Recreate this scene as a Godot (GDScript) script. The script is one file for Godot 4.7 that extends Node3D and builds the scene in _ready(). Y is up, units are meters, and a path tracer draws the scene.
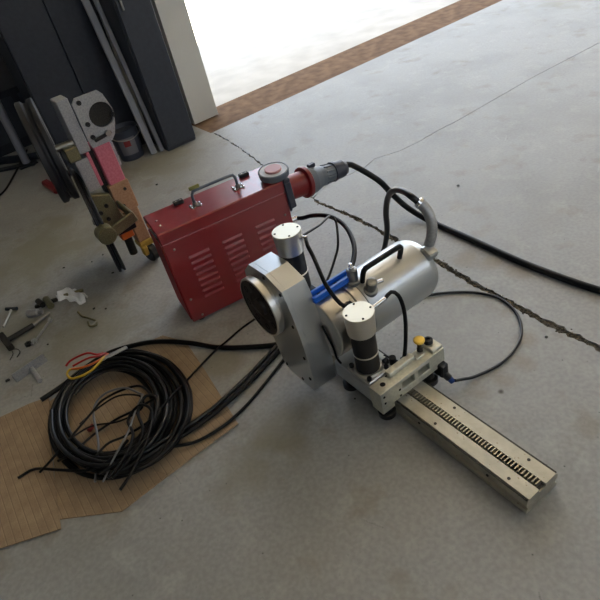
extends Node3D
# Workshop floor: rail-mounted saw drive, red power unit, coiled cables, tools, a second machine behind.

const CAM_POS := Vector3(1.0621, 1.4, 0.6376)
const CAM_RIGHT := Vector3(0.58190778, -0.19931002, -0.78845345)
const CAM_UP := Vector3(-0.40708928, 0.76790953, -0.49456373)
const CAM_BACK := Vector3(0.70403242, 0.60876143, 0.36571556)
const FOCAL := 560.0

var M := {}
var used := {}
var rng := RandomNumberGenerator.new()

# ---------------------------------------------------------------- helpers
func gp(px: float, py: float, y := 0.0) -> Vector3:
	var d := CAM_RIGHT * (px - 300.0) - CAM_UP * (py - 300.0) - CAM_BACK * FOCAL
	return CAM_POS + d * ((y - CAM_POS.y) / d.y)

func mk() -> SurfaceTool:
	var st := SurfaceTool.new()
	st.begin(Mesh.PRIMITIVE_TRIANGLES)
	return st

func tri(st: SurfaceTool, a: Vector3, b: Vector3, c: Vector3, na: Vector3, nb: Vector3, nc: Vector3) -> void:
	var g := (b - a).cross(c - a)
	if g.length_squared() < 1e-18: return
	if g.dot(na + nb + nc) > 0.0:
		st.set_normal(na); st.add_vertex(a); st.set_normal(nc); st.add_vertex(c); st.set_normal(nb); st.add_vertex(b)
	else:
		st.set_normal(na); st.add_vertex(a); st.set_normal(nb); st.add_vertex(b); st.set_normal(nc); st.add_vertex(c)

func quad(st: SurfaceTool, a: Vector3, b: Vector3, c: Vector3, d: Vector3, n: Vector3) -> void:
	tri(st, a, b, c, n, n, n); tri(st, a, c, d, n, n, n)

func xf_y(at: Vector3, dir: Vector3) -> Transform3D:      # local Y along dir
	var y := dir.normalized()
	var h := Vector3.RIGHT if absf(y.x) < 0.9 else Vector3.BACK
	var z := h.cross(y).normalized()
	return Transform3D(Basis(y.cross(z).normalized(), y, z), at)

func inset(poly: PackedVector2Array, d: float) -> PackedVector2Array:   # counter-clockwise polygon, shrunk by d
	var out := PackedVector2Array()
	var n := poly.size()
	for i in n:
		var p := poly[i]
		var e1 := (p - poly[(i + n - 1) % n]).normalized()
		var e2 := (poly[(i + 1) % n] - p).normalized()
		var n1 := Vector2(-e1.y, e1.x)
		var n2 := Vector2(-e2.y, e2.x)
		var m := (n1 + n2).normalized()
		out.append(p + m * d / maxf(0.35, m.dot(n1)))
	return out

func ccw(poly: PackedVector2Array) -> PackedVector2Array:
	if Geometry2D.is_polygon_clockwise(poly):
		poly.reverse()
	# Godot's sense is y-down; make signed area positive for y-up
	var s := 0.0
	for i in poly.size():
		s += poly[i].cross(poly[(i + 1) % poly.size()])
	if s < 0.0: poly.reverse()
	return poly

# polygon in local XY pushed along local Z from 0 to depth, edges chamfered
func prism(st: SurfaceTool, poly0: PackedVector2Array, xf: Transform3D, depth: float, bevel := 0.0, smooth := false) -> void:
	var poly := ccw(poly0.duplicate())
	var n := poly.size()
	var small := inset(poly, bevel) if bevel > 0.0 else poly
	var rings: Array = [[small, 0.0], [poly, bevel], [poly, depth - bevel], [small, depth]] if bevel > 0.0 else [[poly, 0.0], [poly, depth]]
	var idx := Geometry2D.triangulate_polygon(small)
	var bz := xf.basis.z.normalized()
	for k in range(0, idx.size(), 3):
		for e in [[0.0, -bz], [depth, bz]]:
			var v: Array = []
			for j in 3:
				var p2: Vector2 = small[idx[k + j]]
				v.append(xf * Vector3(p2.x, p2.y, e[0]))
			tri(st, v[0], v[1], v[2], e[1], e[1], e[1])
	for r in rings.size() - 1:
		for i in n:
			var j := (i + 1) % n
			var a2: Vector2 = rings[r][0][i]
			var b2: Vector2 = rings[r][0][j]
			var c2: Vector2 = rings[r + 1][0][j]
			var d2: Vector2 = rings[r + 1][0][i]
			var a := xf * Vector3(a2.x, a2.y, rings[r][1])
			var b := xf * Vector3(b2.x, b2.y, rings[r][1])
			var c := xf * Vector3(c2.x, c2.y, rings[r + 1][1])
			var d := xf * Vector3(d2.x, d2.y, rings[r + 1][1])
			var e := (poly[j] - poly[i]).normalized()
			var tilt := 0.0
			if bevel > 0.0: tilt = [-1.0, 0.0, 1.0][r]
			var nn := (xf.basis * Vector3(e.y, -e.x, tilt)).normalized()
			if smooth:
				var h: Vector2 = poly[(i + n - 1) % n]
				var g: Vector2 = poly[(j + 1) % n]
				var e0 := (poly[i] - h).normalized()
				var e3 := (g - poly[j]).normalized()
				var ni := (xf.basis * Vector3(e.y + e0.y, -e.x - e0.x, tilt * 2.0)).normalized() if e.dot(e0) > 0.97 else nn
				var nj := (xf.basis * Vector3(e.y + e3.y, -e.x - e3.x, tilt * 2.0)).normalized() if e.dot(e3) > 0.97 else nn
				tri(st, a, b, c, ni, nj, nj); tri(st, a, c, d, ni, nj, ni)
			else:
				quad(st, a, b, c, d, nn)

func rrect(w: float, h: float, r := 0.0, seg := 2) -> PackedVector2Array:
	var p := PackedVector2Array()
	if r <= 0.0:
		return PackedVector2Array([Vector2(-w / 2, -h / 2), Vector2(w / 2, -h / 2), Vector2(w / 2, h / 2), Vector2(-w / 2, h / 2)])
	for c in [[1, -1, -90.0], [1, 1, 0.0], [-1, 1, 90.0], [-1, -1, 180.0]]:
		for k in seg + 1:
			var a := deg_to_rad(c[2] + 90.0 * k / seg)
			p.append(Vector2(c[0] * (w / 2 - r), c[1] * (h / 2 - r)) + Vector2(cos(a), sin(a)) * r)
	return p

func ngon(r: float, n: int, a0 := 0.0) -> PackedVector2Array:
	var p := PackedVector2Array()
	for k in n: p.append(Vector2.from_angle(a0 + TAU * k / n) * r)
	return p

# chamfered box centred at xf (local size)
func box(st: SurfaceTool, size: Vector3, xf: Transform3D, bevel := 0.0015) -> void:
	prism(st, rrect(size.x, size.y, bevel, 1), xf * Transform3D(Basis(), Vector3(0, 0, -size.z / 2)), size.z, bevel)

func boxw(st: SurfaceTool, lo: Vector3, hi: Vector3, bevel := 0.0015) -> void:
	box(st, hi - lo, Transform3D(Basis(), (lo + hi) / 2), bevel)

# profile of (radius, height) turned round local Y; hard edge at every profile point unless smooth
func lathe(st: SurfaceTool, prof: Array, xf: Transform3D, seg := 32, smooth := false) -> void:
	var nr: Array = []
	for i in prof.size() - 1:
		var d: Vector2 = (prof[i + 1] - prof[i])
		nr.append(Vector2(d.y, -d.x).normalized())
	for i in prof.size() - 1:
		var p: Vector2 = prof[i]
		var q: Vector2 = prof[i + 1]
		if p.distance_to(q) < 1e-7: continue
		var n0: Vector2 = nr[i]
		var n1: Vector2 = nr[i]
		if smooth:
			if i > 0: n0 = (nr[i] + nr[i - 1]).normalized()
			if i < nr.size() - 1: n1 = (nr[i] + nr[i + 1]).normalized()
		for k in seg:
			var a := TAU * k / seg
			var b := TAU * (k + 1) / seg
			var ca := Vector3(cos(a), 0, sin(a))
			var cb := Vector3(cos(b), 0, sin(b))
			var Y := Vector3.UP
			var v0 := xf * (ca * p.x + Y * p.y)
			var v1 := xf * (cb * p.x + Y * p.y)
			var v2 := xf * (cb * q.x + Y * q.y)
			var v3 := xf * (ca * q.x + Y * q.y)
			var m0 := (xf.basis * (ca * n0.x + Y * n0.y)).normalized()
			var m1 := (xf.basis * (cb * n0.x + Y * n0.y)).normalized()
			var m2 := (xf.basis * (cb * n1.x + Y * n1.y)).normalized()
			var m3 := (xf.basis * (ca * n1.x + Y * n1.y)).normalized()
			tri(st, v0, v1, v2, m0, m1, m2); tri(st, v0, v2, v3, m0, m2, m3)

func rod(st: SurfaceTool, a: Vector3, b: Vector3, r: float, bevel := 0.001, seg := 20) -> void:
	var h := a.distance_to(b)
	lathe(st, [Vector2(0, 0), Vector2(r - bevel, 0), Vector2(r, bevel), Vector2(r, h - bevel), Vector2(r - bevel, h), Vector2(0, h)], xf_y(a, b - a), seg)

func smooth_path(pts: Array, step := 0.012) -> PackedVector3Array:
	var out := PackedVector3Array()
	for i in pts.size() - 1:
		var p1: Vector3 = pts[i]
		var p2: Vector3 = pts[i + 1]
		var p0: Vector3 = pts[i - 1] if i > 0 else p1 * 2.0 - p2
		var p3: Vector3 = pts[i + 2] if i + 2 < pts.size() else p2 * 2.0 - p1
		var n := maxi(2, int(p1.distance_to(p2) / step))
		for k in n:
			var t := float(k) / n
			out.append(0.5 * (2.0 * p1 + (p2 - p0) * t + (2.0 * p0 - 5.0 * p1 + 4.0 * p2 - p3) * t * t + (3.0 * p1 - p0 - 3.0 * p2 + p3) * t * t * t))
	out.append(pts[-1])
	return out

func tube(st: SurfaceTool, path: PackedVector3Array, r: float, sides := 10, ridge := 0.0) -> void:
	var n := path.size()
	var T0 := (path[1] - path[0]).normalized()
	var U := (Vector3.UP if absf(T0.y) < 0.9 else Vector3.RIGHT)
	U = (U - T0 * U.dot(T0)).normalized()
	var prev: Array = []
	for i in n:
		var T := (path[mini(i + 1, n - 1)] - path[maxi(i - 1, 0)]).normalized()
		U = (U - T * U.dot(T)).normalized()
		var V := T.cross(U)
		var ring: Array = []
		var rr := r + (ridge if i % 2 == 0 else 0.0)
		for k in sides:
			var a := TAU * k / sides
			var d := U * cos(a) + V * sin(a)
			ring.append([path[i] + d * rr, d])
		if i == 0 or i == n - 1:
			for k in sides:
				var k2 := (k + 1) % sides
				var nn := -T if i == 0 else T
				tri(st, path[i], ring[k][0], ring[k2][0], nn, nn, nn)
		if i > 0:
			for k in sides:
				var k2 := (k + 1) % sides
				tri(st, prev[k][0], prev[k2][0], ring[k2][0], prev[k][1], prev[k2][1], ring[k2][1])
				tri(st, prev[k][0], ring[k2][0], ring[k][0], prev[k][1], ring[k2][1], ring[k][1])
		prev = ring

func numbered(called: String) -> String:
	if not used.has(called):
		used[called] = 0
		return called
	used[called] += 1
	return "%s_%03d" % [called, used[called]]

func thing(called: String, label: String, category: String, base := Vector3.ZERO, group := "") -> Node3D:
	var o := Node3D.new()
	o.name = numbered(called)
	add_child(o)
	o.position = base
	o.set_meta("label", label); o.set_meta("category", category); o.set_meta("base", base)
	if group != "": o.set_meta("group", group)
	return o

func part(parent: Node3D, called: String, st: SurfaceTool, mat: Material, label := "") -> MeshInstance3D:
	var o := MeshInstance3D.new()
	o.name = called
	o.mesh = st.commit()
	o.material_override = null
	o.mesh.surface_set_material(0, mat)
	parent.add_child(o, true)
	if parent.has_meta("base"): o.position = -(parent.get_meta("base") as Vector3)
	if label != "": o.set_meta("label", label)
	return o

func single(called: String, st: SurfaceTool, mat: Material, label: String, category: String, group := "") -> MeshInstance3D:
	var o := MeshInstance3D.new()
	o.name = numbered(called)
	o.mesh = st.commit()
	o.mesh.surface_set_material(0, mat)
	add_child(o)
	o.set_meta("label", label); o.set_meta("category", category)
	if group != "": o.set_meta("group", group)
	return o

func struct_mesh(called: String, st: SurfaceTool, mat: Material, label: String, category: String) -> MeshInstance3D:
	var o := single(called, st, mat, label, category)
	o.set_meta("kind", "structure")
	return o

# ---------------------------------------------------------------- materials
func noise_bytes(size: int, freq: float, seed_: int, octaves := 4, type := FastNoiseLite.TYPE_SIMPLEX_SMOOTH) -> PackedByteArray:
	var f := FastNoiseLite.new()
	f.noise_type = type
	f.seed = seed_
	f.frequency = freq
	f.fractal_octaves = octaves
	var im := f.get_seamless_image(size, size)
	im.convert(Image.FORMAT_L8)
	return im.get_data()

func tex_of(img: Image) -> ImageTexture:
	img.generate_mipmaps()
	return ImageTexture.create_from_image(img)

func std(c: Color, rough := 0.5, metal := 0.0) -> StandardMaterial3D:
	var m := StandardMaterial3D.new()
	m.albedo_color = c
	m.roughness = rough
	m.metallic = metal
	return m

func grain(m: StandardMaterial3D, a: Color, b: Color, freq: float, scale: float, seed_: int, spots := 0.0, spot := Color(0, 0, 0)) -> StandardMaterial3D:
	var s := 256
	var n := noise_bytes(s, freq, seed_, 4)
	var n2 := noise_bytes(s, freq * 3.1, seed_ + 7, 3)
	var img := Image.create(s, s, false, Image.FORMAT_RGB8)
	for y in s:
		for x in s:
			var c := a.lerp(b, n[y * s + x] / 255.0)
			if spots > 0.0 and n2[y * s + x] / 255.0 > 1.0 - spots: c = c.lerp(spot, 0.7)
			img.set_pixel(x, y, c)
	m.albedo_color = Color.WHITE
	m.albedo_texture = tex_of(img)
	m.uv1_triplanar = true
	m.uv1_world_triplanar = true
	m.uv1_scale = Vector3.ONE * scale
	return m

func rough_grain(m: StandardMaterial3D, lo: float, hi: float, freq: float, scale: float, seed_: int) -> StandardMaterial3D:
	var s := 256
	var n := noise_bytes(s, freq, seed_, 4)
	var img := Image.create(s, s, false, Image.FORMAT_RGB8)
	for y in s:
		for x in s:
			var v := lerpf(lo, hi, n[y * s + x] / 255.0)
			img.set_pixel(x, y, Color(v, v, v))
	m.roughness = 1.0
	m.roughness_texture = tex_of(img)
	m.roughness_texture_channel = BaseMaterial3D.TEXTURE_CHANNEL_GREEN
	m.uv1_triplanar = true
	m.uv1_world_triplanar = true
	m.uv1_scale = Vector3.ONE * scale
	return m

const FLOOR_TILE := 4.8        # metres that one floor texture covers

func floor_patch(px: float, py: float, r: float, c: Color, k: float, data: PackedByteArray, s: int, edge: PackedByteArray) -> PackedByteArray:
	var w := gp(px, py)
	var cx := int(w.x / FLOOR_TILE * s)
	var cz := int(w.z / FLOOR_TILE * s)
	var n := int(r / FLOOR_TILE * s * 1.6)
	var rad := r / FLOOR_TILE * s
	for dz in range(-n, n + 1):
		for dx in range(-n, n + 1):
			var x := posmod(cx + dx, s)
			var z := posmod(cz + dz, s)
			var i := z * s + x
			var d := sqrt(float(dx * dx + dz * dz)) / rad + (edge[i] / 255.0 - 0.5) * 1.5
			var t := clampf((1.0 - d) * 1.4, 0.0, 1.0) * k
			if t <= 0.0: continue
			for q in 3:
				data[i * 3 + q] = int(lerpf(data[i * 3 + q], c[q] * 255.0, t))
	return data

func concrete() -> StandardMaterial3D:
	var s := 1536
	var big := noise_bytes(s, 0.004, 11, 4)
	var mid := noise_bytes(s, 0.02, 23, 5)
	var fine := noise_bytes(s, 0.16, 5, 3)
	var stain := noise_bytes(s, 0.011, 71, 5)
	var base := Vector3(0.600, 0.605, 0.600)
	var dark := Vector3(0.505, 0.507, 0.492)
	var pale := Vector3(0.675, 0.682, 0.672)
	var brown := Vector3(0.480, 0.452, 0.385)
	var data := PackedByteArray()
	data.resize(s * s * 3)
	var rd := PackedByteArray()
	rd.resize(s * s)
	for i in s * s:
		var b := big[i] / 255.0
		var m := mid[i] / 255.0
		var f := fine[i] / 255.0
		var c := base.lerp(dark, clampf((b - 0.42) * 1.0, 0.0, 0.5))
		c = c.lerp(pale, clampf((m - 0.56) * 1.5, 0.0, 0.4))
		c = c.lerp(brown, clampf((stain[i] / 255.0 - 0.68) * 2.0, 0.0, 0.35))
		var g := 255.0 * (1.0 + (f - 0.5) * 0.16 - (0.09 if f > 0.84 else 0.0))
		data[i * 3] = int(minf(c.x * g, 255.0)); data[i * 3 + 1] = int(minf(c.y * g, 255.0)); data[i * 3 + 2] = int(minf(c.z * g, 255.0))
		rd[i] = int(255.0 * clampf(0.54 + (m - 0.5) * 0.12 + (f - 0.5) * 0.2, 0.3, 0.85))
	# brown and olive patches at fixed floor points, and one dark pit
	for q in [[529, 338, 0.045, Color(0.48, 0.43, 0.33), 0.3], [523, 362, 0.05, Color(0.48, 0.43, 0.33), 0.3], [503, 380, 0.05, Color(0.48, 0.43, 0.33), 0.3], [480, 392, 0.05, Color(0.48, 0.43, 0.33), 0.25],
			[492, 262, 0.07, Color(0.50, 0.45, 0.36), 0.4], [470, 256, 0.06, Color(0.50, 0.45, 0.36), 0.4], [515, 272, 0.06, Color(0.50, 0.45, 0.36), 0.35],
			[40, 250, 0.42, Color(0.47, 0.46, 0.36), 0.45], [90, 330, 0.28, Color(0.47, 0.45, 0.35), 0.4], [15, 330, 0.22, Color(0.47, 0.45, 0.35), 0.4],
			[270, 430, 0.16, Color(0.47, 0.44, 0.35), 0.35], [250, 465, 0.16, Color(0.47, 0.44, 0.35), 0.35], [215, 365, 0.12, Color(0.43, 0.40, 0.31), 0.45],
			[160, 165, 0.3, Color(0.52, 0.50, 0.41), 0.4], [120, 178, 0.2, Color(0.52, 0.50, 0.41), 0.35], [502, 391, 0.012, Color(0.14, 0.12, 0.09), 0.9]]:
		data = floor_patch(q[0], q[1], q[2], q[3], q[4], data, s, stain)
	# specks and short scratches
	var r := RandomNumberGenerator.new()
	r.seed = 404
	for k in 900:
		var x := r.randi_range(0, s - 1)
		var z := r.randi_range(0, s - 1)
		var long := r.randi_range(1, 2) if k < 650 else r.randi_range(6, 30)
		var an := r.randf() * TAU
		var f := r.randf_range(0.55, 0.8) if k < 650 else r.randf_range(0.82, 1.16)
		for j in long:
			var i := posmod(z + int(sin(an) * j), s) * s + posmod(x + int(cos(an) * j), s)
			for q in 3: data[i * 3 + q] = int(minf(data[i * 3 + q] * f, 255.0))
	var mt := StandardMaterial3D.new()
	mt.albedo_texture = tex_of(Image.create_from_data(s, s, false, Image.FORMAT_RGB8, data))
	mt.roughness = 1.0
	mt.roughness_texture = tex_of(Image.create_from_data(s, s, false, Image.FORMAT_L8, rd))
	mt.roughness_texture_channel = BaseMaterial3D.TEXTURE_CHANNEL_RED
	mt.metallic_specular = 0.5
	mt.uv1_triplanar = true
	mt.uv1_world_triplanar = true
	mt.uv1_scale = Vector3.ONE / FLOOR_TILE
	return mt

func cardboard() -> StandardMaterial3D:
	var s := 512
	var n := noise_bytes(s, 0.012, 3, 4)
	var f := noise_bytes(s, 0.15, 9, 2)
	var img := Image.create(s, s, false, Image.FORMAT_RGB8)
	var a := Color(0.53, 0.45, 0.36)
	var b := Color(0.62, 0.54, 0.43)
	for y in s:
		for x in s:
			var c := a.lerp(b, n[y * s + x] / 255.0)
			var g := 1.0 + (f[y * s + x] / 255.0 - 0.5) * 0.10
			if (y % 26) < 3: g -= 0.13 + 0.1 * (n[y * s + x] / 255.0 - 0.5)
			elif (y % 26) < 6: g += 0.06         # flute lines of the corrugated board
			img.set_pixel(x, y, Color(c.r * g, c.g * g, c.b * g))
	var mt := std(Color.WHITE, 0.85)
	mt.albedo_texture = tex_of(img)
	mt.uv1_triplanar = true
	mt.uv1_world_triplanar = true
	mt.uv1_scale = Vector3.ONE * 2.2
	return mt

func make_materials() -> void:
	M.concrete = concrete()
	M.dirt = grain(std(Color.WHITE, 0.95), Color(0.24, 0.22, 0.18), Color(0.46, 0.42, 0.35), 0.06, 6.0, 4, 0.2, Color(0.12, 0.11, 0.09))
	M.earth = grain(std(Color.WHITE, 0.95), Color(0.36, 0.27, 0.19), Color(0.52, 0.41, 0.30), 0.03, 1.0, 14)
	M.pavement = grain(std(Color.WHITE, 0.9), Color(0.72, 0.71, 0.69), Color(0.80, 0.79, 0.77), 0.02, 0.5, 24)
	M.wall = grain(std(Color.WHITE, 0.9), Color(0.79, 0.79, 0.77), Color(0.84, 0.84, 0.82), 0.01, 0.4, 34)
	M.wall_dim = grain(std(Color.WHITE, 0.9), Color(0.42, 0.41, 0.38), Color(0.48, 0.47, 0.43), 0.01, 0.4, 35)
	M.ceiling = grain(std(Color.WHITE, 0.85), Color(0.80, 0.74, 0.64), Color(0.86, 0.80, 0.70), 0.01, 0.4, 44)
	M.steel_dark = std(Color(0.20, 0.22, 0.25), 0.45, 0.6)
	M.red = rough_grain(std(Color(0.54, 0.062, 0.105), 0.3), 0.30, 0.42, 0.02, 6.0, 51)
	M.red.metallic_specular = 0.7
	M.red.clearcoat_enabled = true
	M.red.clearcoat = 1.0
	M.red.clearcoat_roughness = 0.10
	M.added_end_panel = std(Color(0.54, 0.062, 0.105), 0.75)      # same red, matt, for an added panel that keeps the end dark
	M.plug_red = std(Color(0.46, 0.05, 0.075), 0.4)
	M.plug_grey = std(Color(0.37, 0.40, 0.44), 0.42)
	M.plug_dark = std(Color(0.24, 0.25, 0.30), 0.4)
	M.lid_face = std(Color(0.75, 0.76, 0.78), 0.4)
	M.lid_pink = std(Color(0.72, 0.52, 0.53), 0.35)
	M.black = std(Color(0.045, 0.045, 0.05), 0.42)
	M.rubber = std(Color(0.025, 0.026, 0.030), 0.45)
	M.rubber.metallic_specular = 0.35
	M.rubber_blue = std(Color(0.025, 0.03, 0.045), 0.36)
	M.tyre = std(Color(0.06, 0.065, 0.085), 0.55)
	M.motor_black = std(Color(0.035, 0.035, 0.038), 0.5)
	M.alu = rough_grain(std(Color(0.84, 0.83, 0.81), 0.35, 1.0), 0.28, 0.42, 0.03, 9.0, 61)
	M.alu_cast = std(Color(0.74, 0.755, 0.765), 0.34, 0.92)
	M.alu_cap = std(Color(0.84, 0.83, 0.77), 0.42, 0.7)
	M.steel = rough_grain(std(Color(0.62, 0.61, 0.58), 0.35, 1.0), 0.25, 0.5, 0.04, 14.0, 63)
	M.rail = grain(rough_grain(std(Color.WHITE, 0.4, 0.8), 0.38, 0.6, 0.04, 12.0, 64), Color(0.66, 0.65, 0.60), Color(0.74, 0.73, 0.68), 0.012, 5.0, 65, 0.10, Color(0.50, 0.46, 0.38))
	M.block = grain(std(Color.WHITE, 0.42, 0.75), Color(0.76, 0.76, 0.72), Color(0.84, 0.84, 0.79), 0.03, 10.0, 66)
	M.dark_steel = grain(std(Color.WHITE, 0.5, 0.7), Color(0.17, 0.165, 0.155), Color(0.28, 0.27, 0.25), 0.05, 12.0, 67)
	M.flange = grain(std(Color.WHITE, 0.5, 0.6), Color(0.17, 0.17, 0.17), Color(0.28, 0.27, 0.26), 0.04, 12.0, 68)  # colour darkened for the shade on the face turned from the doorway
	M.rack = grain(std(Color.WHITE, 0.35, 0.9), Color(0.62, 0.60, 0.55), Color(0.78, 0.76, 0.70), 0.05, 12.0, 69)
	M.fitting = rough_grain(std(Color(0.52, 0.53, 0.53), 0.4, 0.85), 0.3, 0.5, 0.05, 9.0, 81)
	M.chrome = std(Color(0.86, 0.86, 0.87), 0.14, 1.0)
	M.brass = std(Color(0.90, 0.76, 0.36), 0.35, 0.7)
	M.blue = std(Color(0.12, 0.38, 0.78), 0.3)
	M.blue_conn = std(Color(0.06, 0.20, 0.45), 0.45)
	M.hole = std(Color(0.02, 0.02, 0.02), 0.8)
	M.tape = std(Color(0.52, 0.52, 0.30), 0.6)
	M.cardboard = cardboard()
	M.card_core = std(Color(0.72, 0.60, 0.44), 0.9)
	M.white_cloth = grain(std(Color.WHITE, 0.9), Color(0.86, 0.87, 0.88), Color(0.94, 0.95, 0.95), 0.04, 12.0, 70)
	M.paint_pink = grain(std(Color.WHITE, 0.5), Color(0.72, 0.36, 0.42), Color(0.80, 0.48, 0.53), 0.03, 10.0, 72, 0.1, Color(0.62, 0.55, 0.52))
	M.paint_orange = grain(std(Color.WHITE, 0.6), Color(0.60, 0.45, 0.33), Color(0.71, 0.56, 0.43), 0.04, 8.0, 73, 0.15, Color(0.45, 0.35, 0.22))
	M.paint_yellow = grain(std(Color.WHITE, 0.55), Color(0.62, 0.50, 0.16), Color(0.72, 0.62, 0.30), 0.05, 10.0, 74, 0.2, Color(0.40, 0.33, 0.20))
	M.galv = grain(std(Color.WHITE, 0.45, 0.6), Color(0.58, 0.59, 0.60), Color(0.72, 0.72, 0.72), 0.04, 10.0, 75)
	M.olive_steel = grain(std(Color.WHITE, 0.4, 0.7), Color(0.42, 0.41, 0.30), Color(0.58, 0.56, 0.44), 0.05, 12.0, 76, 0.25, Color(0.14, 0.13, 0.10))
	M.navy = grain(std(Color.WHITE, 0.5, 0.1), Color(0.10, 0.12, 0.16), Color(0.15, 0.17, 0.21), 0.03, 3.0, 77)
	M.cabinet = grain(std(Color.WHITE, 0.5, 0.1), Color(0.17, 0.19, 0.23), Color(0.21, 0.23, 0.27), 0.03, 3.0, 78)
	M.navy_blue = std(Color(0.06, 0.14, 0.27), 0.4)
	M.bucket = std(Color(0.20, 0.22, 0.27), 0.4)
	M.label_grey = std(Color(0.42, 0.42, 0.45), 0.6)
	M.label_red = std(Color(0.50, 0.12, 0.12), 0.6)
	M.panel_pale = std(Color(0.52, 0.53, 0.56), 0.5)
	M.wire_red = std(Color(0.62, 0.07, 0.06), 0.4)
	M.wire_orange = std(Color(0.75, 0.36, 0.12), 0.4)
	M.wire_yellow = std(Color(0.75, 0.62, 0.16), 0.4)
	M.wire_grey = std(Color(0.45, 0.46, 0.48), 0.3, 0.6)
	M.red_plastic = std(Color(0.45, 0.06, 0.07), 0.5)

# ---------------------------------------------------------------- setting
func jag(pts: Array, amp: float, seed_: int, step := 0.02) -> PackedVector2Array:
	var r := RandomNumberGenerator.new()
	r.seed = seed_
	var out := PackedVector2Array()
	for i in pts.size() - 1:
		var a: Vector2 = pts[i]
		var b: Vector2 = pts[i + 1]
		var n := maxi(1, int(a.distance_to(b) / step))
		for k in n:
			var t := float(k) / n
			out.append(a.lerp(b, t) + Vector2(r.randf_range(-amp, amp) * 0.4, r.randf_range(-amp, amp)))
	out.append(pts[-1])
	return out

func slab(parent: Node3D, poly: PackedVector2Array, mat: Material, called := "slab") -> void:
	var st := mk()
	# polygon given in (x, z); local X = x, local Y = -z, local Z = up
	var p := PackedVector2Array()
	for v in poly: p.append(Vector2(v.x, -v.y))
	prism(st, p, Transform3D(Basis(Vector3.RIGHT, Vector3(0, 0, -1), Vector3.UP), Vector3(0, -0.06, 0)), 0.06, 0.0)
	part(parent, called, st, mat)

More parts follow.
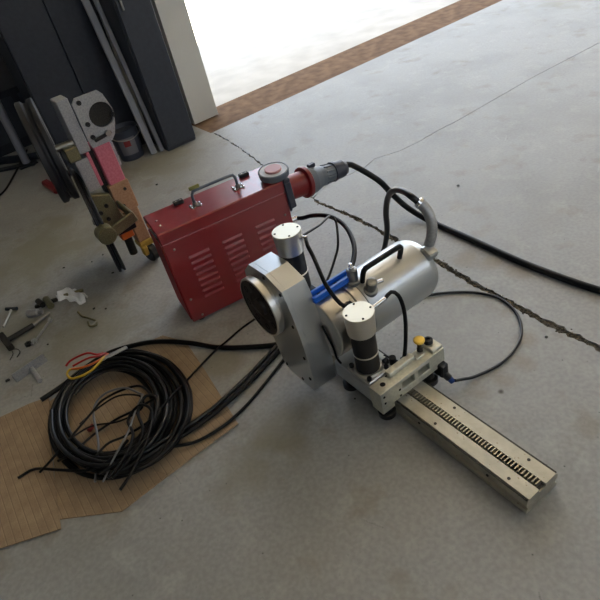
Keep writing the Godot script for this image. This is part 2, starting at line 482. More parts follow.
func build_setting() -> void:
	var fl := Node3D.new()
	fl.name = "floor"
	add_child(fl)
	fl.set_meta("kind", "structure")
	fl.set_meta("label", "grey worn concrete floor with broken dirty joints")
	fl.set_meta("category", "floor")
	# the long joint (x, z) from the door to the right, and the joint that leaves it
	var line: Array = []
	for v in [[-2.63, -0.935], [-2.42, -0.921], [-2.177, -0.897], [-1.974, -0.864], [-1.811, -0.835], [-1.335, -0.778], [-1.133, -0.752], [-0.93, -0.762], [-0.708, -0.757], [-0.56, -0.745], [-0.29, -0.737], [-0.112, -0.714], [0.077, -0.704], [0.226, -0.696], [0.42, -0.698], [1.2, -0.66], [3.0, -0.62], [6.0, -0.6]]:
		line.append(Vector2(v[0], v[1]))
	var near: Array = []
	var far: Array = []
	var rr := RandomNumberGenerator.new()
	rr.seed = 5
	for v in line:
		var w := 0.0035 if v.x < -1.3 else lerpf(0.005, 0.013, clampf((v.x + 1.3) / 0.8, 0.0, 1.0))
		near.append(v + Vector2(0, w)); far.append(v - Vector2(0, w))
	var nj := jag(near, 0.006, 31, 0.016)
	var fj := jag(far, 0.007, 37, 0.018)
	var side: Array = []
	for v in [[-1.2, -0.76], [-1.245, -0.90], [-1.25, -0.985], [-1.228, -1.05], [-1.221, -1.152], [-1.25, -1.25], [-1.195, -1.39], [-1.18, -1.54], [-1.19, -1.70], [-1.18, -1.83], [-1.2, -2.6], [-1.15, -4.2], [-1.2, -9.0]]:
		side.append(Vector2(v[0], v[1]))
	var sj := jag(side, 0.003, 41, 0.03)
	# near slab
	var a := PackedVector2Array(nj)
	a.append_array(PackedVector2Array([Vector2(6, 5), Vector2(-4.7, 5), Vector2(-4.7, -0.92), Vector2(-2.63, -0.92)]))
	slab(fl, a, M.concrete)
	var left := PackedVector2Array()
	var right := PackedVector2Array()
	for v in fj:
		if v.x < -1.203: left.append(v)
		elif v.x > -1.197: right.append(v)
	var s1 := PackedVector2Array()
	for v in sj:
		if v.y < -0.775: s1.append(v)
	var b := PackedVector2Array(left)
	for v in s1: b.append(v + Vector2(-0.0022, 0))
	b.append_array(PackedVector2Array([Vector2(-2.63, -9)]))
	slab(fl, b, M.concrete)
	var c := PackedVector2Array()
	var rs1 := s1.duplicate()
	rs1.reverse()
	for v in rs1: c.append(v + Vector2(0.0022, 0))
	c.append_array(right)
	c.append_array(PackedVector2Array([Vector2(6, -9)]))
	slab(fl, c, M.concrete)
	var ds := mk()
	boxw(ds, Vector3(-2.631, -0.09, -9), Vector3(6, -0.007, -0.4), 0.0)
	part(fl, "joint_dirt", ds, M.dirt)
	# crumbs of broken concrete lying in the joint
	var cr := mk()
	for k in 420:
		var t := rr.randf_range(6.0, 13.99)
		var i := int(t)
		var p: Vector2 = line[i].lerp(line[i + 1], t - i) + Vector2(rr.randfn(0, 0.006), rr.randfn(0, 0.007))
		var s := rr.randf_range(0.0015, 0.0048)
		var bs := Basis.from_euler(Vector3(rr.randf() * 6, rr.randf() * 6, rr.randf() * 6))
		box(cr, Vector3(s * 2, s * 1.4, s * 1.7), Transform3D(bs, Vector3(p.x, -0.004 + s * 0.5, p.y)), s * 0.3)
	var co := part(fl, "joint_rubble", cr, M.dirt)
	co.set_meta("kind", "stuff")
	# outside: a strip of bare earth past the floor edge, then a pale yard
	var es := mk()
	boxw(es, Vector3(-3.12, -0.12, -9), Vector3(-2.632, -0.01, -0.93), 0.0)
	struct_mesh("trim_1", es, M.earth, "strip of brown bare earth along the floor edge at the doorway", "ground")
	var ys := mk()
	boxw(ys, Vector3(-40, -0.14, -40), Vector3(-3.121, -0.02, 30), 0.0)
	struct_mesh("ground_yard", ys, M.pavement, "pale sunlit concrete yard outside the doorway", "ground")
	# hall shell with the tall doorway in the back wall
	var H := 5.6
	var w1 := mk()
	boxw(w1, Vector3(-3.12, 0, -1.15), Vector3(-2.92, H, -0.94), 0.0)
	boxw(w1, Vector3(-4.9, 0, -1.15), Vector3(-3.12, H, -0.94), 0.0)
	struct_mesh("wall_inner", w1, M.wall, "pale wall return beside the doorway", "wall")
	var w2 := mk()
	boxw(w2, Vector3(-4.9, -0.05, -0.94), Vector3(-4.7, H, 5.2), 0.0)
	struct_mesh("wall_left", w2, M.wall, "pale far wall behind the dark equipment", "wall")
	var w3 := mk()
	boxw(w3, Vector3(-3.12, 4.9, -8.6), Vector3(-2.92, H, -1.15), 0.0)
	boxw(w3, Vector3(-3.12, 0, -9.2), Vector3(-2.92, H, -8.6), 0.0)
	struct_mesh("wall_back", w3, M.wall, "pale wall round the tall open doorway", "wall")
	var w4 := mk()
	boxw(w4, Vector3(-2.92, 0, -9.2), Vector3(6.2, H, -9.0), 0.0)
	struct_mesh("wall_right", w4, M.wall, "pale side wall of the workshop", "wall")
	var w5 := mk()
	boxw(w5, Vector3(6.0, 0, -9.0), Vector3(6.2, 3.4, 5.2), 0.0)      # row of unseen high window openings, added to let in fill light
	boxw(w5, Vector3(6.0, 4.7, -9.0), Vector3(6.2, H, 5.2), 0.0)
	for z in [-9.0, -6.2, -3.4, -0.6, 2.2, 5.0]: boxw(w5, Vector3(6.0, 3.4, z - 0.15), Vector3(6.2, 4.7, z + 0.15), 0.0)
	struct_mesh("wall_front", w5, M.wall, "pale wall of the workshop facing the doorway", "wall")
	var w6 := mk()
	boxw(w6, Vector3(-4.9, 0, 5.0), Vector3(6.0, H, 5.2), 0.0)
	struct_mesh("wall_side", w6, M.wall_dim, "dull grey wall of the workshop beside the tools", "wall")
	var w7 := mk()
	boxw(w7, Vector3(-4.9, H, -9.2), Vector3(6.2, H + 0.2, 5.2), 0.0)
	struct_mesh("ceiling", w7, M.ceiling, "beige panelled workshop ceiling", "ceiling")

# ---------------------------------------------------------------- red power unit
func build_power_unit() -> void:
	var a0 := Vector3(-0.775, 0, 0.185)
	var u := Vector3(0.13595, 0, -0.99072)
	var nrm := Vector3(0.99072, 0, 0.13595)
	var base := a0 + u * 0.265 - nrm * 0.1
	# local X = along the front, Y up, Z = out of the louvred front (origin front left bottom)
	var X := Transform3D(Basis(u, Vector3.UP, nrm), a0)
	var t := thing("power_unit", "red sheet-metal power unit with louvred side, carrying handle and round socket", "power unit", base)
	var W := 0.53
	var D := 0.2
	var st := mk()
	box(st, Vector3(W, 0.378, D - 0.006), X * Transform3D(Basis(), Vector3(W / 2, 0.201, -D / 2)), 0.003)
	part(t, "case", st, M.red)
	st = mk()
	# folded cover: flat top with a front and rear lip
	box(st, Vector3(W + 0.004, 0.05, D), X * Transform3D(Basis(), Vector3(W / 2, 0.4151, -D / 2)), 0.004)
	part(t, "cover", st, M.red)
	st = mk()
	box(st, Vector3(0.004, 0.36, D - 0.02), X * Transform3D(Basis(), Vector3(-0.0018, 0.205, -D / 2)), 0.001)
	part(t, "added_end_panel", st, M.added_end_panel, "added matt red panel keeping the end dark")
	for c in [[0.04, -0.03], [0.49, -0.03], [0.04, -0.17], [0.49, -0.17]]:
		st = mk()
		rod(st, X * Vector3(c[0], 0.0, c[1]), X * Vector3(c[0], 0.0125, c[1]), 0.018)
		part(t, "foot", st, M.black)
	# louvres
	st = mk()
	var prof := PackedVector2Array([Vector2(0, 0), Vector2(0.0045, 0.001), Vector2(0.0042, 0.003), Vector2(0, 0.013)])
	prism(st, prof, Transform3D(Basis(Vector3(0, 0, 1), Vector3.UP, Vector3(-1, 0, 0)), Vector3(0.0425, 0, 0)), 0.085, 0.001)
	var lm := st.commit()
	lm.surface_set_material(0, M.red)
	for col in [[0.078, 0.10, 8], [0.222, 0.10, 8], [0.368, 0.10, 8]]:
		for k in col[2]:
			var o := MeshInstance3D.new()
			o.name = "louvre"
			o.mesh = lm
			t.add_child(o, true)
			var at := X * Vector3(col[0] + 0.0425 + (7 - k) * 0.0006, col[1] + k * 0.0275, -0.0034)
			o.transform = Transform3D(X.basis, at - base)
	# screws on the front and on the top
	for s in [[0.038, 0.357, -0.003, false], [0.024, 0.121, -0.003, false], [0.504, 0.297, -0.003, false], [0.045, 0.03, -0.003, false], [0.03, 0.44, -0.065, true], [0.03, 0.44, -0.115, true]]:
		st = mk()
		var p := X * Vector3(s[0], s[1], s[2])
		var d := Vector3.UP if s[3] else nrm
		lathe(st, [Vector2(0.0055, -0.001), Vector2(0.0052, 0.001), Vector2(0.003, 0.0024), Vector2(0, 0.0026)], xf_y(p, d), 12, true)
		part(t, "screw", st, M.steel)
	# carrying handle on top with two foot brackets
	var h0 := X * Vector3(0.19, 0.4395, -0.098)
	var h1 := X * Vector3(0.375, 0.4395, -0.098)
	st = mk()
	var hp: Array = [h0 + Vector3(0, 0.004, 0), h0 + Vector3(0, 0.042, 0), h0 + Vector3(0, 0.056, 0) + u * 0.006, h0 + Vector3(0, 0.062, 0) + u * 0.022, h1 + Vector3(0, 0.062, 0) - u * 0.022, h1 + Vector3(0, 0.056, 0) - u * 0.006, h1 + Vector3(0, 0.042, 0), h1 + Vector3(0, 0.004, 0)]
	tube(st, smooth_path(hp, 0.006), 0.0058, 12)
	var hd := part(t, "handle", st, M.plug_grey, "grey bent tube handle")
	for h in [h0, h1]:
		st = mk()
		for r in [0.6, -0.6]:
			box(st, Vector3(0.05, 0.004, 0.014), Transform3D(Basis(Vector3.UP, r) * X.basis, h + Vector3(0, 0.0025, 0)), 0.001)
		rod(st, h + Vector3(0, 0.003, 0), h + Vector3(0, 0.018, 0), 0.0095)
		var br := part(hd, "bracket", st, M.steel)
		for q in [[0.019, 0.012], [-0.019, 0.012], [0.019, -0.012], [-0.019, -0.012]]:
			st = mk()
			lathe(st, [Vector2(0.005, 0), Vector2(0.0045, 0.003), Vector2(0, 0.004)], xf_y(h + u * q[0] + nrm * q[1] + Vector3(0, 0.0043, 0), Vector3.UP), 10)
			part(hd, "screw", st, M.chrome)
	# tape tag tied to the handle
	st = mk()
	box(st, Vector3(0.042, 0.014, 0.008), Transform3D(Basis(Vector3(0, 0, 1), 0.15) * X.basis, h0 + Vector3(0, 0.075, 0) + u * 0.018), 0.002)
	part(hd, "tape_tag", st, M.tape, "olive tape tag")
	# two black latches along the rear edge
	for s in [0.145, 0.435]:
		st = mk()
		box(st, Vector3(0.042, 0.016, 0.022), X * Transform3D(Basis(), Vector3(s, 0.4475, -0.175)), 0.003)
		var la := part(t, "latch", st, M.black)
		for e in [-0.009, 0.009]:
			st = mk()
			lathe(st, [Vector2(0.0035, 0), Vector2(0.003, 0.0015), Vector2(0, 0.002)], xf_y(X * Vector3(s + e, 0.4555, -0.172), Vector3.UP), 8)
			part(la, "screw", st, M.steel)
	# socket on the right end: square grey base, red angled body, open round cap on a hinge strap
	var sx := X * Vector3(W, 0.353, -0.095)
	var ax := Vector3(0.0, -0.125, -0.99).normalized()
	st = mk()
	box(st, Vector3(0.016, 0.13, 0.13), X * Transform3D(Basis(), Vector3(W + 0.008, 0.36, -0.07)), 0.006)
	var sk := part(t, "socket", st, M.plug_grey, "round industrial power socket")
	st = mk()
	lathe(st, [Vector2(0.058, -0.004), Vector2(0.056, 0.02), Vector2(0.052, 0.035), Vector2(0.052, 0.128), Vector2(0.044, 0.128), Vector2(0.044, 0.02)], xf_y(sx + u * 0.012, ax), 32)
	part(sk, "socket_body", st, M.plug_red, "dark red socket barrel")
	st = mk()
	var cap := X * Vector3(0.520, 0.4415, -0.058)
	var tilt := (Vector3.UP + nrm * 0.10).normalized()
	lathe(st, [Vector2(0, 0.0), Vector2(0.050, 0.0), Vector2(0.060, 0.008), Vector2(0.062, 0.028), Vector2(0.060, 0.033), Vector2(0.056, 0.034), Vector2(0.055, 0.030), Vector2(0, 0.030)], xf_y(cap, tilt), 40)
	part(sk, "cap", st, M.plug_grey, "open round grey socket cap")
	st = mk()
	lathe(st, [Vector2(0, 0.028), Vector2(0.0545, 0.028), Vector2(0.0545, 0.0318), Vector2(0, 0.0318)], xf_y(cap, tilt), 40)
	part(sk, "cap_face", st, M.lid_face)
	st = mk()
	lathe(st, [Vector2(0.034, 0.031), Vector2(0.034, 0.0385), Vector2(0.031, 0.040), Vector2(0, 0.040)], xf_y(cap, tilt), 40)
	part(sk, "cap_seal", st, M.lid_pink)
	st = mk()
	box(st, Vector3(0.030, 0.115, 0.012), X * Transform3D(Basis(Vector3(0, 0, 1), 0.04), Vector3(W + 0.012, 0.372, 0.004)), 0.004)
	box(st, Vector3(0.030, 0.02, 0.05), X * Transform3D(Basis(), Vector3(W + 0.010, 0.436, -0.016)), 0.004)
	part(sk, "hinge_strap", st, M.plug_dark)
	# small cable gland lower on the end
	st = mk()
	var gl := X * Vector3(W, 0.252, -0.016)
	lathe(st, [Vector2(0.014, 0), Vector2(0.014, 0.008), Vector2(0.011, 0.009), Vector2(0.011, 0.016), Vector2(0.013, 0.017), Vector2(0.013, 0.026), Vector2(0.009, 0.03), Vector2(0, 0.03)], xf_y(gl, u), 14)
	part(t, "cable_gland", st, M.chrome)

	# plug with its supply cable (a thing of its own)
	var p0 := sx + u * 0.012 + ax * 0.112
	var pt := thing("power_plug", "grey industrial plug with red collar pushed into the red unit, thick black cable", "plug", p0)
	st = mk()
	lathe(st, [Vector2(0.046, 0), Vector2(0.066, 0.004), Vector2(0.067, 0.008), Vector2(0.067, 0.02), Vector2(0.062, 0.024), Vector2(0.05, 0.026)], xf_y(p0, ax), 36)
	part(pt, "collar", st, M.plug_red, "dark red collar ring")
	st = mk()
	lathe(st, [Vector2(0.061, 0.022), Vector2(0.059, 0.05), Vector2(0.047, 0.085), Vector2(0.039, 0.12), Vector2(0.036, 0.162), Vector2(0, 0.164)], xf_y(p0, ax), 36)
	for k in 10:
		var a := TAU * k / 10
		var bq := xf_y(p0, ax)
		box(st, Vector3(0.006, 0.05, 0.006), bq * Transform3D(Basis(Vector3.UP, -a) * Basis(Vector3(0, 0, 1), 0.14), Vector3(cos(a) * 0.0385, 0.135, sin(a) * 0.0385)), 0.001)
	part(pt, "handle_shell", st, M.plug_grey, "grey tapered plug shell")
	st = mk()
	box(st, Vector3(0.02, 0.018, 0.034), Transform3D(Basis(), p0 + ax * 0.062 + Vector3(0, 0.062, 0)), 0.003)
	part(pt, "locking_lug", st, M.plug_dark)
	st = mk()
	lathe(st, [Vector2(0.041, 0.158), Vector2(0.044, 0.160), Vector2(0.044, 0.17), Vector2(0.041, 0.171), Vector2(0.039, 0.215), Vector2(0.033, 0.23), Vector2(0.018, 0.236), Vector2(0, 0.236)], xf_y(p0, ax), 12)
	part(pt, "gland_nut", st, M.plug_dark, "dark blue-grey cable gland nut")
	st = mk()
	var e0 := p0 + ax * 0.225
	var path: Array = [e0, p0 + ax * 0.27, gp(378, 180, 0.22), gp(392, 194, 0.13), gp(408, 208, 0.05), gp(432, 222, 0.0145), gp(470, 239, 0.0145), gp(520, 261.5, 0.0145), gp(560, 277, 0.0145), gp(600, 290.5, 0.0145), gp(660, 308, 0.0145), gp(800, 345, 0.0145)]
	tube(st, smooth_path(path, 0.015), 0.0135, 12)
	part(pt, "supply_cable", st, M.rubber, "thick black supply cable")

# ---------------------------------------------------------------- rail and saw drive
func build_rail() -> void:
	var t := thing("guide_rail", "flat steel guide rail with toothed rack on the concrete floor", "rail", Vector3(0.2, 0, -0.12))
	var z0 := -0.182
	var z1 := -0.062
	var x0 := -0.22
	var x1 := 0.62
	var st := mk()
	# section in (z, y): hollow-looking aluminium profile with T grooves in the sides
	var sec := PackedVector2Array([Vector2(z0, 0.012), Vector2(z1, 0.012), Vector2(z1, 0.026), Vector2(z1 - 0.007, 0.028), Vector2(z1 - 0.007, 0.040), Vector2(z1, 0.042), Vector2(z1, 0.062), Vector2(z1 - 0.003, 0.066), Vector2(z1 - 0.007, 0.066), Vector2(z1 - 0.007, 0.070), Vector2(-0.108, 0.070), Vector2(-0.108, 0.058), Vector2(-0.134, 0.058), Vector2(-0.134, 0.070), Vector2(z0 + 0.007, 0.070), Vector2(z0 + 0.007, 0.066), Vector2(z0 + 0.003, 0.066), Vector2(z0, 0.062), Vector2(z0, 0.042), Vector2(z0 + 0.007, 0.040), Vector2(z0 + 0.007, 0.028), Vector2(z0, 0.026)])
	var pz := PackedVector2Array()
	for v in sec: pz.append(Vector2(-v.x, v.y))
	prism(st, pz, Transform3D(Basis(Vector3(0, 0, -1), Vector3.UP, Vector3.RIGHT), Vector3(x0, 0, 0)), x1 - x0, 0.0)
	part(t, "profile", st, M.rail)
	# dark edge strips
	for z in [z0 + 0.0035, z1 - 0.0035]:
		st = mk()
		boxw(st, Vector3(x0, 0.0655, z - 0.0032), Vector3(x1 - 0.002, 0.0685, z + 0.0032), 0.0006)
		part(t, "edge_strip", st, M.dark_steel, "dark seal strip")
	# rack: bed and teeth
	st = mk()
	boxw(st, Vector3(x0, 0.0582, -0.1335), Vector3(x1 - 0.004, 0.0625, -0.1085), 0.0004)
	var rk := part(t, "rack", st, M.black, "dark rack bed")
	st = mk()
	var k := 0
	var x := x0 + 0.006
	while x < x1 - 0.01:
		var tp := PackedVector2Array([Vector2(-0.0034, 0), Vector2(0.0034, 0), Vector2(0.0016, 0.0090), Vector2(-0.0016, 0.0090)])
		prism(st, tp, Transform3D(Basis(), Vector3(x, 0.0623, -0.1325)), 0.019, 0.0004)
		x += 0.0105
		k += 1
	part(rk, "teeth", st, M.rack, "row of bright rack teeth")
	for xx in [0.30, 0.55]:
		for z in [z1 - 0.020, z0 + 0.02]:
			st = mk()
			lathe(st, [Vector2(0.0045, 0.0702), Vector2(0.0045, 0.0712), Vector2(0.003, 0.0715), Vector2(0, 0.0706)], Transform3D(Basis(), Vector3(xx, 0, z)), 10)
			part(t, "countersunk_screw", st, M.dark_steel)
	for xx in [0.255, 0.5]:
		st = mk()
		rod(st, Vector3(xx, 0.052, z1 - 0.002), Vector3(xx, 0.052, z1 + 0.003), 0.004)
		part(t, "side_screw", st, M.dark_steel)
	for xx in [-0.15, 0.5]:
		st = mk()
		boxw(st, Vector3(xx - 0.03, 0.0, z0 + 0.01), Vector3(xx + 0.03, 0.0125, z1 - 0.01), 0.002)
		part(t, "rail_foot", st, M.dark_steel)

func bolt(parent: Node3D, at: Vector3, dir: Vector3, r: float, h: float, mat: Material, called := "bolt") -> void:
	var st := mk()
	lathe(st, [Vector2(r, -0.001), Vector2(r, h - 0.001), Vector2(r - 0.001, h), Vector2(r * 0.5, h), Vector2(r * 0.5, h - r * 0.5), Vector2(0, h - r * 0.5)], xf_y(at, dir), 14)
	part(parent, called, st, mat)

func feed_motor(t: Node3D, at: Vector3, top: float, gdir: Vector3, glen: float) -> void:
	var X := Transform3D(Basis(), at)
	var h := top - at.y
	var st := mk()
	lathe(st, [Vector2(0.0, 0.01), Vector2(0.0355, 0.01), Vector2(0.037, 0.012), Vector2(0.037, h - 0.074), Vector2(0, h - 0.074)], X, 40)
	var m := part(t, "feed_motor", st, M.motor_black, "black feed motor body")
	st = mk()
	lathe(st, [Vector2(0.0371, 0.072), Vector2(0.0383, 0.0725), Vector2(0.0383, 0.0765), Vector2(0.0371, 0.077)], X, 40)
	part(m, "band", st, M.alu, "silver joint band")
	st = mk()
	lathe(st, [Vector2(0.0, h - 0.075), Vector2(0.040, h - 0.075), Vector2(0.042, h - 0.073), Vector2(0.0452, h - 0.004), Vector2(0.0435, h - 0.0015)], X, 48)
	part(m, "cap", st, M.alu, "silver motor cap")
	st = mk()
	lathe(st, [Vector2(0.0452, h - 0.0042), Vector2(0.0452, h - 0.001), Vector2(0.0442, h), Vector2(0, h)], X, 48)
	part(m, "cap_cover", st, M.alu_cap, "pale round cover plate")
	for k in 4:
		var a := 0.35 + TAU * k / 4
		st = mk()
		lathe(st, [Vector2(0.0036, h - 0.0005), Vector2(0.0036, h + 0.0012), Vector2(0.0022, h + 0.0013), Vector2(0.0022, h + 0.0003), Vector2(0, h + 0.0003)], Transform3D(Basis(), at + Vector3(cos(a) * 0.0365, 0, sin(a) * 0.0365)), 10)
		part(m, "screw", st, M.hole)
	st = mk()
	var g := at + Vector3(0, h - 0.022, 0) + gdir.normalized() * 0.043
	lathe(st, [Vector2(0.0085, 0), Vector2(0.0085, 0.008), Vector2(0.0065, 0.009), Vector2(0.0065, 0.015), Vector2(0.008, 0.016), Vector2(0.0072, glen * 0.75), Vector2(0.0062, glen), Vector2(0, glen)], xf_y(g, gdir), 12)
	part(m, "cable_gland", st, M.chrome)

func build_saw() -> void:
	var t := thing("saw_drive", "silver saw drive unit with oval gearbox, round motor and carriage clamped on the rail", "saw drive", Vector3(-0.07, 0.0, -0.1))
	var st: SurfaceTool
	# gearbox housing: outline in (x, y), 0 <= z <= 0.085
	var out := PackedVector2Array([Vector2(-0.052, 0.078), Vector2(-0.0495, 0.15), Vector2(-0.053, 0.22), Vector2(-0.0605, 0.29), Vector2(-0.072, 0.36), Vector2(-0.088, 0.42), Vector2(-0.102, 0.454), Vector2(-0.180, 0.480), Vector2(-0.272, 0.477), Vector2(-0.315, 0.435), Vector2(-0.328, 0.36), Vector2(-0.305, 0.275), Vector2(-0.255, 0.195), Vector2(-0.228, 0.09), Vector2(-0.20, 0.066), Vector2(-0.066, 0.064)])
	st = mk()
	prism(st, out, Transform3D(Basis(), Vector3(0, 0, 0.0)), 0.0691, 0.0006, true)
	var gb := part(t, "gearbox", st, M.alu_cast, "silver gearbox housing")
	st = mk()
	prism(st, inset(ccw(out.duplicate()), -0.0004), Transform3D(Basis(), Vector3(0, 0, 0.0692)), 0.016, 0.0007, true)
	var cp := part(t, "gearbox_cover", st, M.alu_cast, "gearbox front cover")
	for p in [[-0.068, 0.12], [-0.07, 0.21], [-0.088, 0.33], [-0.112, 0.44], [-0.19, 0.465], [-0.21, 0.09], [-0.12, 0.082]]:
		bolt(cp, Vector3(p[0], p[1], 0.084), Vector3(0, 0, 1), 0.006, 0.004, M.dark_steel)
	# drive flange
	var fc := Vector3(-0.215, 0.358, 0.084)
	st = mk()
	lathe(st, [Vector2(0.086, 0), Vector2(0.086, 0.012), Vector2(0.100, 0.012), Vector2(0.102, 0.014), Vector2(0.102, 0.034), Vector2(0.100, 0.036), Vector2(0.096, 0.036)], xf_y(fc, Vector3(0, 0, 1)), 64)
	var fg := part(t, "drive_flange", st, M.alu, "silver rimmed drive flange")
	st = mk()
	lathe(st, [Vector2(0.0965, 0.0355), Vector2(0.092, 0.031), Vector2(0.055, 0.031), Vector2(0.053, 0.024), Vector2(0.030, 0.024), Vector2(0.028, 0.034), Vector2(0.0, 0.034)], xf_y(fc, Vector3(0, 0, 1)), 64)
	part(fg, "flange_face", st, M.flange, "flange face with shade in its dark colour")
	for k in 8:
		var a := TAU * k / 8 + 0.2
		var c := fc + Vector3(cos(a) * 0.073, sin(a) * 0.073, 0.0305)
		st = mk()
		lathe(st, [Vector2(0.0115, 0), Vector2(0.0115, 0.0016), Vector2(0.008, 0.0016), Vector2(0.008, 0.0004), Vector2(0, 0.0004)], xf_y(c, Vector3(0, 0, 1)), 14)
		part(fg, "bolt_hole", st, M.hole)
	# main motor: axis along -z
	var ma := Vector3(-0.074, 0.272, 0.0)
	var MZ := Vector3(0, 0, -1)
	st = mk()
	lathe(st, [Vector2(0.0, -0.002), Vector2(0.099, -0.002), Vector2(0.102, 0.001), Vector2(0.102, 0.086), Vector2(0.101, 0.087), Vector2(0.095, 0.088), Vector2(0.095, 0.101), Vector2(0.101, 0.102), Vector2(0.102, 0.103), Vector2(0.102, 0.130), Vector2(0.100, 0.132)], xf_y(ma, MZ), 72)
	part(t, "motor_neck", st, M.alu, "machined motor neck with a groove")
	st = mk()
	lathe(st, [Vector2(0.099, 0.130), Vector2(0.1035, 0.132), Vector2(0.1045, 0.134), Vector2(0.1045, 0.385), Vector2(0.1035, 0.389), Vector2(0.100, 0.400), Vector2(0.093, 0.413), Vector2(0.082, 0.418), Vector2(0.0, 0.418)], xf_y(ma, MZ), 72)
	var mb := part(t, "motor_body", st, M.alu_cast, "silver round motor body")
	# handle on the motor
	var r0 := ma + Vector3(cos(deg_to_rad(74)), sin(deg_to_rad(74)), 0) * 0.1035
	var rd := Vector3(cos(deg_to_rad(74)), sin(deg_to_rad(74)), 0)
	st = mk()
	var ha := r0 + Vector3(0, 0, -0.160)
	var hb := r0 + Vector3(0, 0, -0.315)
	tube(st, smooth_path([ha, ha + rd * 0.040, ha + rd * 0.052 + MZ * 0.006, ha + rd * 0.056 + MZ * 0.02, hb + rd * 0.056 - MZ * 0.02, hb + rd * 0.052 - MZ * 0.006, hb + rd * 0.04, hb], 0.006), 0.0085, 12)
	part(t, "handle", st, M.rubber, "black bow handle")
	# water fittings beside the handle
	for w in [[84.0, 0.141, 0.047, false], [53.0, 0.160, 0.042, true]]:
		var d := Vector3(cos(deg_to_rad(w[0])), sin(deg_to_rad(w[0])), 0)
		var dv := (d + Vector3(-0.15, 0.5, 0)).normalized()
		var b: Vector3 = ma + d * 0.1025 + MZ * w[1]
		st = mk()
		lathe(st, [Vector2(0.022, -0.006), Vector2(0.022, 0.006), Vector2(0.0155, 0.009), Vector2(0.0155, 0.026), Vector2(0.017, 0.027), Vector2(0.017, w[2]), Vector2(0.012, w[2] + 0.002), Vector2(0.0, w[2] + 0.002)], xf_y(b, dv), 18)
		var wf := part(t, "water_fitting", st, M.fitting)
		st = mk()
		if w[3]:
			rod(st, b + dv * 0.03, b + dv * 0.032 + (MZ * 0.85 + Vector3(0.35, 0, 0)).normalized() * 0.036, 0.0065)
		else:
			lathe(st, [Vector2(0.008, w[2]), Vector2(0.008, w[2] + 0.008), Vector2(0.005, w[2] + 0.014), Vector2(0.005, w[2] + 0.02), Vector2(0, w[2] + 0.021)], xf_y(b, dv), 12)
		part(wf, "nipple", st, M.chrome)
	# terminal box and steel conduit rising from the rear end
	st = mk()
	var tb := gp(428, 249, 0.365)
	box(st, Vector3(0.046, 0.034, 0.046), Transform3D(Basis(Vector3(0, 0, 1), -0.5), tb + Vector3(0.002, -0.012, 0.0)), 0.006)
	part(t, "terminal_boss", st, M.alu_cast)
	st = mk()
	tube(st, smooth_path([gp(428, 247, 0.36), gp(431.5, 236, 0.405), gp(431.5, 222, 0.45), gp(426.5, 210, 0.485), gp(419, 202, 0.51)], 0.0022), 0.0162, 16, 0.0010)
	part(t, "conduit", st, M.galv, "ribbed steel conduit")
	st = mk()
	var ce := gp(419, 202, 0.51)
	var cd := (gp(415, 199, 0.52) - gp(424, 207, 0.495)).normalized()
	lathe(st, [Vector2(0.0180, -0.008), Vector2(0.0192, -0.006), Vector2(0.0192, 0.004), Vector2(0.0125, 0.006), Vector2(0.0125, 0.0)], xf_y(ce, cd), 18)
	part(t, "conduit_end", st, M.chrome)
	# blue clamp plate lying along the neck
	var bd := deg_to_rad(98)
	var br := Vector3(cos(bd), sin(bd), 0)
	var bt := Vector3(sin(bd), -cos(bd), 0)
	var BX := Transform3D(Basis(bt, br, Vector3(0, 0, 1)), ma + br * 0.1035 + Vector3(0, 0, -0.074))
	st = mk()
	box(st, Vector3(0.046, 0.006, 0.158), BX * Transform3D(Basis(), Vector3(0, 0.003, 0)), 0.002)
	var bc := part(t, "blue_clamp", st, M.blue, "blue plastic clamp")
	for s in [-1.0, 1.0]:
		st = mk()
		box(st, Vector3(0.011, 0.016, 0.162), BX * Transform3D(Basis(), Vector3(s * 0.0185, 0.0125, 0)), 0.002)
		part(bc, "clamp_rail", st, M.blue)
	for zz in [0.045, -0.02]:
		st = mk()
		box(st, Vector3(0.012, 0.006, 0.012), BX * Transform3D(Basis(), Vector3(0, 0.008, zz)), 0.001)
		part(bc, "clamp_nut", st, M.hole)
	# carriage plate and rail clamp block
	st = mk()
	boxw(st, Vector3(-0.049, 0.085, -0.112), Vector3(0.121, 0.150, -0.003), 0.003)
	var pl := part(t, "carriage_plate", st, M.alu_cast, "grey carriage plate")
	var bz0 := -0.264
	# block front with two square windows: bars round the openings
	st = mk()
	var bx0 := 0.1212
	var bx1 := 0.171
	boxw(st, Vector3(bx0, 0.088, bz0), Vector3(bx1, 0.1135, 0.0), 0.0008)
	boxw(st, Vector3(bx0, 0.1425, bz0), Vector3(bx1, 0.157, 0.0), 0.0008)
	for z in [[bz0, -0.200], [-0.151, -0.136], [-0.084, 0.0]]:
		boxw(st, Vector3(bx0, 0.1134, z[0]), Vector3(bx1 - 0.0001, 0.1426, z[1]), 0.0)
	boxw(st, Vector3(bx0, 0.068, -0.05), Vector3(bx1 - 0.001, 0.090, -0.001), 0.002)
	var bk := part(t, "clamp_block", st, M.block, "pale clamp block with two square windows")
	st = mk()
	boxw(st, Vector3(0.119, 0.156, -0.170), Vector3(0.143, 0.173, -0.066), 0.002)
	boxw(st, Vector3(0.119, 0.156, -0.205), Vector3(0.150, 0.163, -0.170), 0.0015)
	part(bk, "raised_strip", st, M.block)
	st = mk()
	boxw(st, Vector3(0.112, 0.156, bz0), Vector3(0.166, 0.168, -0.222), 0.002)
	part(bk, "end_pad", st, M.block)
	for p in [[-0.013, 0.138], [-0.014, 0.111], [-0.074, 0.122], [-0.075, 0.096]]:
		st = mk()
		lathe(st, [Vector2(0.0042, 0), Vector2(0.0042, 0.0008), Vector2(0, 0.0008)], xf_y(Vector3(bx1, p[1], p[0]), Vector3.RIGHT), 12)
		part(bk, "screw_hole", st, M.hole)
	st = mk()
